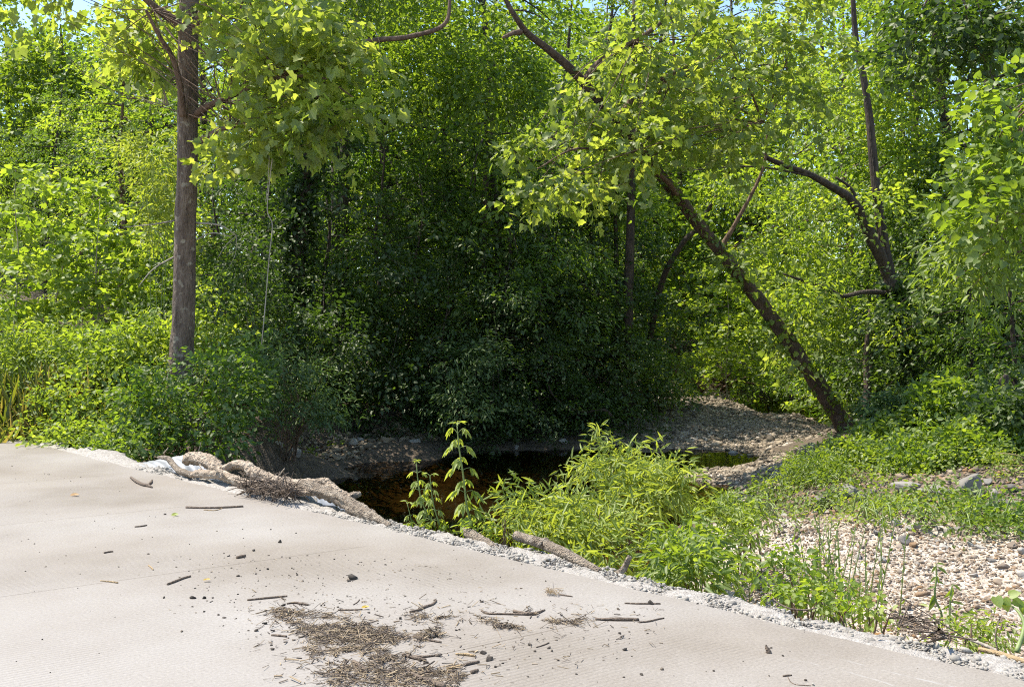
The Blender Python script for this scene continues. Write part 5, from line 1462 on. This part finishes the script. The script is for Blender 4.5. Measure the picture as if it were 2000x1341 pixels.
one_tube('twig', [(1510, 1168, 5.85, 1.5), (1522, 1178, 5.8, 1.7), (1545, 1188, 5.72, 1.7), (1575, 1190, 5.68, 1.6), (1596, 1186, 5.68, 1.2)], 'stick', 'bent brown twig on the shoulder under the weed bush', 'twig', 5, .05)

# ---- rocks
RK = [(1655, 958, 13.4, 44, 18, 'grey block in the weeds left of the flat grey boulder'), (1765, 952, 13.4, 56, 22, 'flat grey boulder lying in the middle of the rubble bank'), (1835, 955, 13.3, 44, 20, 'grey block between the flat boulder and the tan boulder'),
      (1893, 945, 13.0, 72, 50, 'big tan boulder under the pale arching sprays'), (1600, 978, 13.0, 40, 20, 'grey stone in the weeds above the left end of the gravel ridge'), (1480, 988, 12.8, 26, 16, 'pale stone at the water end of the gravel ridge'),
      (1690, 975, 12.9, 36, 16, 'grey stone half hidden in front of the flat boulder'), (1945, 968, 12.6, 40, 26, 'shaded block right of the tan boulder')]
for i, (px, py, d, w, h, lab) in enumerate(RK):
    c = hit(px, py + h * .45); s = c[1] / FPX; z = c[2] + .02
    make_rock('boulder', (c[0], c[1], z), (w * s * 1.2, w * s * .9, h * s * 1.6), M['boulder'], lab, 'boulders of the rubble bank', 600 + i, None, 'boulder')
RK2 = [(1575, 985, 20), (1612, 968, 26), (1638, 985, 18), (1668, 962, 22), (1705, 965, 26), (1722, 948, 22), (1800, 965, 26), (1818, 980, 20), (1782, 972, 22), (1860, 962, 24), (1915, 975, 26), (1930, 945, 30), (1962, 985, 24), (1540, 975, 22), (1505, 972, 20), (1850, 990, 20), (1745, 990, 20), (1895, 998, 22), (1660, 990, 20), (1975, 960, 30)]
for i, (px, py, w) in enumerate(RK2):
    c = hit(px, py); s = c[1] / FPX
    make_rock('stone', (c[0], c[1], c[2] + .01), (w * s, w * s * .75, w * s * .6), M['boulder'], 'grey broken stone in the weedy rubble behind the sunlit gravel', 'broken stones in the weedy rubble', 560 + i, None, 'stone')
RG = [(1510, 995, 24), (1532, 1003, 20), (1560, 1000, 18), (1592, 1000, 26), (1618, 996, 22), (1642, 998, 28), (1668, 1000, 26), (1684, 1004, 22), (1705, 1012, 24), (1722, 1022, 22), (1738, 1010, 20), (1752, 1024, 34), (1772, 1030, 28), (1786, 1026, 36), (1806, 1034, 34),
      (1820, 1022, 22), (1836, 1030, 26), (1852, 1036, 30), (1868, 1028, 24), (1884, 1040, 28), (1902, 1038, 24), (1930, 1034, 30), (1960, 1036, 26), (1985, 1042, 28), (1990, 1026, 22), (1768, 1056, 36), (1758, 1064, 30), (1784, 1062, 26), (1740, 1042, 24), (1712, 1038, 22),
      (1842, 1062, 28), (1895, 1060, 22), (1915, 1066, 26), (1975, 1062, 34), (1998, 1074, 30), (1675, 1085, 30), (1720, 1090, 22), (1560, 1035, 18), (1870, 1080, 24), (1935, 1090, 30), (1620, 1052, 16), (1790, 1095, 18), (1960, 1105, 28), (1900, 1120, 24), (1995, 1120, 30), (1830, 1052, 20), (1950, 1135, 34), (1985, 1150, 24)]
for i, (px, py, w) in enumerate(RG):
    d = 11.0
    for _ in range(30):
        x = (px - 1000) / FPX * d
        zz = gz(x, d)
        d += ((EYE - zz) * FPX / (py - HZ + 4) - d) * .5
    s = d / FPX; x = (px - 1000) / FPX * d
    row = 'along the top of the sunlit gravel ridge' if py < 1030 else 'on the sunlit gravel slope'
    rr = random.Random(i); k = rr.random()
    make_rock('stone', (x, d, gz(x, d) - .01), (w * s, w * s * rr.uniform(.6, .9), w * s * rr.uniform(.45, .75)), M['rock'] if k < .55 else M['pebble'],
              ('grey-tan broken stone ' if k < .55 else 'cream or ochre stone ') + row, ('broken stones ' if k < .55 else 'cream stones ') + row, 640 + i, None, 'stone')
make_rock('brick', (*W(1879, 1060, 10.0)[:2], W(1879, 1068, 10.0)[2]), (.08, .07, .16), rock_like('brick_red', [(.3, (.24, .09, .045)), (.7, (.33, .14, .07))], 10, .3, .9, False), 'orange-red brick fragment standing among the stones of the ridge', None, 700, None, 'brick')
for i, (px, py, d, w, h, lab) in enumerate([(545, 830, 17.4, 26, 16, 'pale stone on the left bank under the bluish bush'), (578, 832, 17.4, 34, 22, 'yellowish squarish stone beside it on the left bank'), (690, 806, 20, 26, 16, 'pale stone high on the shaded bank'), (812, 854, 20.6, 34, 8, 'flat pale slab of stone on the shaded bank'),
        (1008, 856, 21.5, 16, 9, 'small rounded stone at the far shore of the pool'), (962, 872, 21, 14, 8, 'small wet stone at the water line of the far shore'), (1098, 855, 22, 26, 12, 'flat stone near the right end of the far shore'), (1432, 876, 21, 22, 10, 'ochre stone standing in the shallow riffle'), (1530, 888, 19.5, 14, 9, 'white rounded stone on the riffle by the right bank'), (705, 800, 20.4, 20, 14, 'second pale stone high on the shaded bank, at the right')]):
    c = W(px, py, d); s = d / FPX
    z = max(gz(c[0], c[1]), WATER_Z - .03)
    make_rock('bank_stone', (c[0], c[1], z), (w * s, w * s * .8, h * s * 1.3), M['rock'], lab, 'stones along the far shore', 720 + i, None, 'stone', .75)

# ---- litter on the slab
def ground_stick(rows, label, mat='stick', name='stick', group='sticks on the slab', sides=6, rough=.12, lift=0.0):
    """rows px, py, radius px"""
    out = []
    for px, py, r in rows:
        p = G(px, py); rr = r * p[1] / FPX
        q = G(px, py, rr * .9 + lift)
        out.append([*q, rr])
    return one_tube(name, out, mat, label, 'stick', sides, rough, group, len(rows) + int(rows[0][0]), 4, True)
ST = [
 ([(255, 931, 2.2), (266, 939, 3), (278, 945, 3.2), (288, 947, 3.2), (297, 951, 1.8)], 'grey forked stick near the left culvert pipe', 'stick'),
 ([(288, 947, 2), (294, 942, 2.6), (297, 937, 2)], 'stubby fork end of the grey stick near the left pipe', 'stick'),
 ([(363, 990, 2), (400, 991, 1.9), (440, 990, 2), (475, 988, 2)], 'long straight dark stick in front of the driftwood', 'stick'),
 ([(398, 995, .9), (420, 996, .9), (436, 991, .9)], 'thin pale twig beside the long straight stick', 'stick_tan'),
 ([(327, 1140, 2.2), (342, 1134, 2.6), (358, 1128, 2.4), (372, 1124, 2.2)], 'short brown stick in the middle of the left half of the slab', 'stick'),
 ([(196, 1133, 1), (215, 1135, 1.4), (230, 1137, 1.6)], 'thin tan twig on the bare left part of the slab', 'stick_tan'),
 ([(203, 1079, 1.5), (212, 1077, 1.7), (221, 1076, 1.5)], 'small dark twig on the joint at the left', 'stick'),
 ([(263, 1028, 1.2), (275, 1027, 1.5), (287, 1025, 1.2)], 'small dark twig above the joint, left of the yellow leaf', 'stick'),
 ([(290, 1103, 1.2), (296, 1108, 1.4), (299, 1112, 1.2)], 'tiny tan twig above the short brown stick', 'stick_tan'),
 ([(462, 1088, 2.6), (470, 1086, 3), (479, 1084, 2.8)], 'stubby brown chip right of the joint', 'stick'),
 ([(483, 1171, 1.6), (510, 1168, 2), (540, 1165, 2), (561, 1163, 1.6)], 'straight stick left of the large litter patch', 'stick'),
 ([(560, 1178, 1.5), (575, 1176, 2), (590, 1178, 2.4), (602, 1180, 2)], 'knobbly twig at the upper left of the large litter patch', 'stick'),
 ([(660, 1190, 1.5), (685, 1190, 1.6), (708, 1189, 1.4)], 'straight twig carrying the yellow leaf', 'stick'),
 ([(800, 1194, 2), (818, 1190, 2.4), (830, 1184, 2.6), (845, 1179, 2.2), (852, 1172, 2)], 'crooked dark stick above the middle of the litter', 'stick'),
 ([(940, 1191, 1.8), (952, 1197, 2), (985, 1198, 2), (1030, 1199, 2)], 'long thin stick behind the curved bark strip', 'stick'),
 ([(1003, 1192, 3.2), (1025, 1197, 3.6), (1045, 1197, 3), (1064, 1190, 1.6)], 'curved dark bark strip on the right litter patch', 'stick'),
 ([(1163, 1208, 2), (1190, 1208, 3.2), (1220, 1208, 3.6), (1248, 1209, 2.8)], 'dark bundle-like stick at the right end of the litter', 'stick'),
 ([(1248, 1214, 1.6), (1268, 1212, 1.8), (1285, 1208, 1.6), (1297, 1206, 1.4)], 'thin stick just right of the dark bundle', 'stick'),
 ([(1220, 1177, 1.4), (1250, 1178, 1.6), (1290, 1178, 1.4)], 'straight twig with the round nut, near the slab rim', 'stick'),
 ([(1092, 1160, 1.2), (1105, 1162, 1.4), (1118, 1164, 1.2)], 'stem of twig lying beside the straw-coloured tuft', 'stick'),
 ([(793, 1311, 4), (820, 1322, 4.6), (845, 1331, 5), (868, 1340, 5)], 'thick brown stick cut by the bottom picture edge', 'stick'),
 ([(817, 1316, 2.6), (845, 1311, 2.8), (870, 1311, 2.6), (893, 1309, 2.2)], 'dark stick above the thick brown stick', 'stick'),
 ([(873, 1305, 2.6), (890, 1302, 3), (902, 1298, 3)], 'pale-ended stick right of the litter patch bottom', 'stick_tan'),
 ([(905, 1298, 2.6), (920, 1294, 3), (936, 1291, 2.4)], 'brown stick below the dark bark lumps', 'stick'),
 ([(786, 1277, 3), (808, 1283, 3.4), (832, 1288, 3)], 'brown stick at the right side of the large litter patch', 'stick'),
 ([(800, 1280, 2), (830, 1281, 2.2), (860, 1277, 1.8)], 'thin dark stick crossing at the right of the large litter patch', 'stick'),
 ([(890, 1276, 2), (908, 1277, 2.6), (928, 1280, 2.4)], 'pale brown stick left of the dark bark lumps', 'stick_tan'),
 ([(808, 1241, 2), (830, 1247, 2.2), (862, 1253, 2)], 'stick under the dark clump of bark between the patches', 'stick'),
 ([(1047, 1263, 1.2), (1060, 1259, 1.4), (1072, 1254, 1.4)], 'lone short twig right of the dark bark lumps', 'stick'),
 ([(920, 1312, 3.4), (926, 1310, 3.6), (933, 1307, 3.2)], 'stubby grey twig piece below the bark lumps', 'stick'),
 ([(530, 1239, 1.8), (545, 1240, 2), (560, 1242, 1.8)], 'short twig left of the large litter patch', 'stick'),
 ([(660, 1100, .1), (690, 1170, .1)], None, None),
 ([(690, 1180, 1), (698, 1175, 1.1), (690 + 12, 1170, 1)], 'hairlike twig above the yellow leaf', 'stick'),
 ([(690, 1291, 4.5), (700, 1298, 5), (716, 1308, 5)], 'grey bark-covered stick in the lower part of the litter', 'stick'),
 ([(1529, 1319, 1.6), (1538, 1318, 1.8), (1546, 1317, 1.4)], 'tiny hooked twig near the white pebble', 'stick'),
 ([(1539, 1321, .8), (1544, 1330, .8), (1556, 1336, .8), (1583, 1338, .8)], 'hair-thin curved stem running to the white pebble', 'stick'),
 ([(725, 1195, 1.6), (740, 1188, 0), (741, 1187, 0)], None, None),
]
for rows, lab, mat in ST:
    if lab: ground_stick(rows, lab, mat)

def bits(name, polys, n, seed, label, mat, lens=(.02, .08), rad=.0018, zmax=.02, clump=0):
    """litter: many short broken stems"""
    rng = np.random.default_rng(seed)
    P0 = []
    for poly, w in polys:
        P0.append(sample_poly([G(*q)[:2] for q in poly], int(n * w), rng))
    p = np.concatenate(P0)
    if clump: p = p + .05 * rng.normal(size=p.shape) * np.abs(rng.normal(size=(len(p), 1)))
    if clump: p = p[(vnoise(np.column_stack([p, np.zeros(len(p))]), 7.0) * .7 + .7 * vnoise(np.column_stack([p, np.ones(len(p))]), 22.0)) > clump]
    k = len(p)
    z = zmax * rng.random(k) ** 2 + rad
    a = rng.uniform(0, 6.28, k); el = .22 * rng.normal(size=k)
    d = np.stack([np.cos(a) * np.cos(el), np.sin(a) * np.cos(el), np.sin(el)], 1)
    ln = rng.uniform(lens[0], lens[1], k) * np.exp(.3 * rng.normal(size=k)); rr = rad * np.exp(.4 * rng.normal(size=k))
    u = nrm(np.cross(d, [0, 0, 1.0])); v = np.cross(u, d)
    c = np.column_stack([p, z + np.abs(np.sin(el)) * ln * .5])
    V = []
    for e in (-.5, .5):
        for q in range(3):
            t = q * 2.094
            V.append(c + d * (ln * e)[:, None] + (u * math.cos(t) + v * math.sin(t)) * rr[:, None])
    V = np.stack(V, 1)
    F = np.array([(0, 1, 4, 3), (1, 2, 5, 4), (2, 0, 3, 5)])
    f = F[None] + (np.arange(k) * 6)[:, None, None]
    me = mesh_from(name, V.reshape(-1, 3), np.full(k * 3, 4, np.int32), f.ravel(), [mat], None, {'rnd': np.repeat(rng.random(k), 3)})
    ob = link(name, me); return tag(ob, label, 'litter', kind='stuff')
def litter_mat():
    return rock_like('litter_stems', [(0.1, (0.06, 0.045, 0.035)), (0.4, (0.15, 0.115, 0.085)), (0.65, (0.28, 0.205, 0.125)), (1.0, (0.40, 0.31, 0.19))], 20, .1, .9, True, 60, .9)
M['bits'] = litter_mat()
PA = [(518, 1192), (560, 1188), (620, 1200), (690, 1212), (760, 1222), (790, 1245), (800, 1270), (790, 1290), (770, 1300), (720, 1292), (650, 1268), (600, 1250), (575, 1225)]
PA2 = [(600, 1262), (700, 1280), (800, 1300), (900, 1312), (955, 1330), (930, 1341), (640, 1341), (615, 1310)]
PB = [(800, 1198), (860, 1204), (935, 1204), (925, 1218), (850, 1218), (808, 1208)]
PC = [(935, 1206), (1000, 1200), (1080, 1200), (1150, 1206), (1130, 1218), (1060, 1232), (980, 1228), (945, 1216)]
PD = [(815, 1235), (860, 1232), (870, 1248), (820, 1250)]
bits('litter', [(PA, .5), (PA2, .3), (PB, .07), (PC, .2), (PD, .05)], 5600, 901, 'drifted mat of twigs and straw washed onto the slab', M['bits'], (.010, .07), .0016, .012, .66)
bits('litter', [([(480, 1165), (700, 1165), (1300, 1185), (1300, 1260), (980, 1341), (500, 1341)], 1)], 420, 902, 'loose stems strewn around the litter mats', M['bits'], (.012, .05), .0016, .004)
bits('litter', [([(1740, 1205), (1800, 1212), (1862, 1250), (1850, 1258), (1790, 1245)], 1)], 70, 903, 'dark rotting stems heaped on the shoulder at the lower right', M['stick'], (.05, .22), .003, .03)
bits('litter', [([(400, 1090), (900, 1090), (1100, 1180), (300, 1200)], 1)], 160, 904, 'crumbs of stem spread over the middle of the slab', M['bits'], (.006, .02), .0018, .002)
# dark soil crumbs
rng_c = np.random.default_rng(77)
cp = []
for poly, n in [([(0, 900), (700, 1040), (1600, 1200), (1900, 1341), (0, 1341)], 170), ([(330, 1080), (760, 1080), (800, 1250), (500, 1290), (380, 1200)], 200), ([(500, 1150), (1300, 1180), (1200, 1341), (600, 1341)], 170)]:
    cp.append(sample_poly([G(*q)[:2] for q in poly], n, rng_c))
cp = np.concatenate(cp)
M['crumb'] = rock_like('soil_crumb', [(0.2, (0.03, 0.024, 0.018)), (0.6, (0.08, 0.062, 0.046)), (1, (0.18, 0.14, 0.10))], 20, .3, .95, True, 60, .8)
scatter_stones('crumbs', np.column_stack([cp, np.zeros(len(cp))]), .009, M['crumb'], rng_c, .6, .3, 'dark soil crumbs scattered over the slab', 'stuff', None, .5)

def slab_lump(px, py, w, h, mat, label, seed, cat='clod', name='clod', group=None, rnd=None):
    p = G(px, py + h * .4); s = p[1] / FPX
    make_rock(name, (p[0], p[1], 0.0), (w * s, w * s * .75, h * s * 1.2), M[mat], label, group, seed, None, cat, rnd)
for i, (px, py, w, h, lab) in enumerate([(546, 1056, 12, 8, 'single brown clod near the right end of the joint'), (496, 1073, 9, 6, 'small dark clod left of the stubby chip'), (377, 1165, 16, 8, 'dark bark lump below the short brown stick'), (398, 1166, 11, 6, 'smaller bark lump beside it on the right'),
      (320, 1165, 7, 6, 'small clod left of the two bark lumps'), (944, 1271, 20, 12, 'larger dark bark lump right of the litter'), (956, 1284, 22, 11, 'flat reddish bark lump touching the larger lump'), (941, 1173, 9, 6, 'dark clod between the straw tuft and the crooked stick'), (1066, 1133, 5, 4, 'tiny clod above the straw tuft'),
      (1078, 1269, 8, 7, 'round clod alone on the grooves right of the bark lumps'), (967, 1300, 9, 6, 'small round clod below the bark lumps'), (1207, 1188, 8, 5, 'small clod under the twig with the nut'), (845, 1239, 26, 12, 'dark clump of wet bark between the litter patches'), (519, 1216, 8, 6, 'clod at the left tip of the large litter patch'),
      (1394, 1308, 8, 5, 'lone clod on the grooves near the bottom right'), (1450, 1341, 8, 5, 'clod at the bottom picture edge right of the middle'), (1740, 1348, 10, 5, 'dark clod on the slab near the bottom right corner'), (1362, 1177, 7, 4, 'small clod on the smooth strip near the rim')]):
    slab_lump(px, py, w, h, 'crumb', lab, 800 + i, group='clods on the slab')
slab_lump(1271, 1175, 12, 11, 'crumb', 'dark round nut resting on the straight twig near the rim', 850, 'nut', 'nut', None, .3)
slab_lump(1588, 1334, 8, 8, 'shoulder_stone', 'white pebble at the end of the curved stem', 851, 'pebble', 'pebble', None, .9)
slab_lump(1518, 1210, 6, 5, 'shoulder_stone', 'small white pebble on the smooth strip at the right', 852, 'pebble', 'pebble', None, .9)
def flat_leaf(px, py, w, mat, label, seed, kind='oval6', rnd=.8, tilt=.5):
    rng = np.random.default_rng(seed)
    p = G(px, py); s = w * p[1] / FPX
    L = Leaves()
    for k in range(2):
        L.add(kind, np.array([[-s * .5 * (1 - k * .8), k * .01, .012 + .004 * k]]), np.array([[1, .4 * (1 - 2 * k), .15]]), np.array([[tilt * rng.normal(), -.4, 1.0]]), np.array([s * (1 - .3 * k)]), np.array([rnd]))
    o = L.build('leaf', M[mat]); o.location = tuple(p)
    tag(o, label, 'leaf', 'fallen leaves')
M['leaf_yellow'] = leaf_mat('yellow_leaf', (0.35, 0.22, 0.02), (0.42, 0.28, 0.03), (0.5, 0.35, 0.05), (1.2, 1.1, .8), .3)
M['leaf_orange'] = leaf_mat('orange_leaf', (0.25, 0.11, 0.03), (0.32, 0.16, 0.05), (0.36, 0.2, 0.07), (1.2, 1.1, .8), .3)
flat_leaf(713, 1190, 15, 'leaf_yellow', 'yellow leaf at the tip of the straight twig', 1)
flat_leaf(145, 969, 17, 'leaf_orange', 'orange-brown dry leaf at the left on the slab', 2)
flat_leaf(341, 1008, 14, 'leaf_willow', 'yellow-green leaf below the long straight stick', 3)
flat_leaf(1715, 1243, 14, 'leaf_orange', 'orange dry leaf on the shoulder at the lower right', 4)
flat_leaf(403, 1136, 14, 'leaf_yellow', 'tan curled leaf right of the short brown stick', 5, rnd=.2)
def straw_tuft():
    rng = np.random.default_rng(5)
    p = G(1080, 1161)
    t = empty('straw_tuft', p, 'small straw-coloured tuft with a thin upright stalk on the slab', 'tuft')
    mb = MB()
    for k in range(60):
        a = rng.uniform(0, 6.28); q = p + np.array([.025 * rng.normal(), .02 * rng.normal(), .012 + .02 * rng.random()])
        dr = np.array([math.cos(a), math.sin(a), .4 * rng.normal()]) * rng.uniform(.01, .03)
        tube(mb, [list(q - dr) + [.0014], list(q + dr) + [.001]], 3, 0, 1, False, k)
    mb.build('straw', M['stick_tan'], t)
    mb = MB(); tube(mb, [list(p + [0, 0, .02]) + [.0012], list(p + [.002, 0, .05]) + [.001], list(p + [0, 0, .075]) + [.0008]], 4, 0, 2, True, 1); mb.build('stalk', M['stick'], t)
straw_tuft()
def bark_chip():
    p = G(1499, 1274); s = p[1] / FPX
    mb = MB()
    tube(mb, [[.006, 0, -.001, .014], [.002, 0, .012, .012], [-.004, .003, .028, .007], [-.006, .004, .04, .002]], 7, .2, 3, True, 2)
    o = mb.build('bark_chip', M['stick']); o.location = tuple(p)
    tag(o, 'upright curled bark chip on the slab at the right', 'bark')
bark_chip()
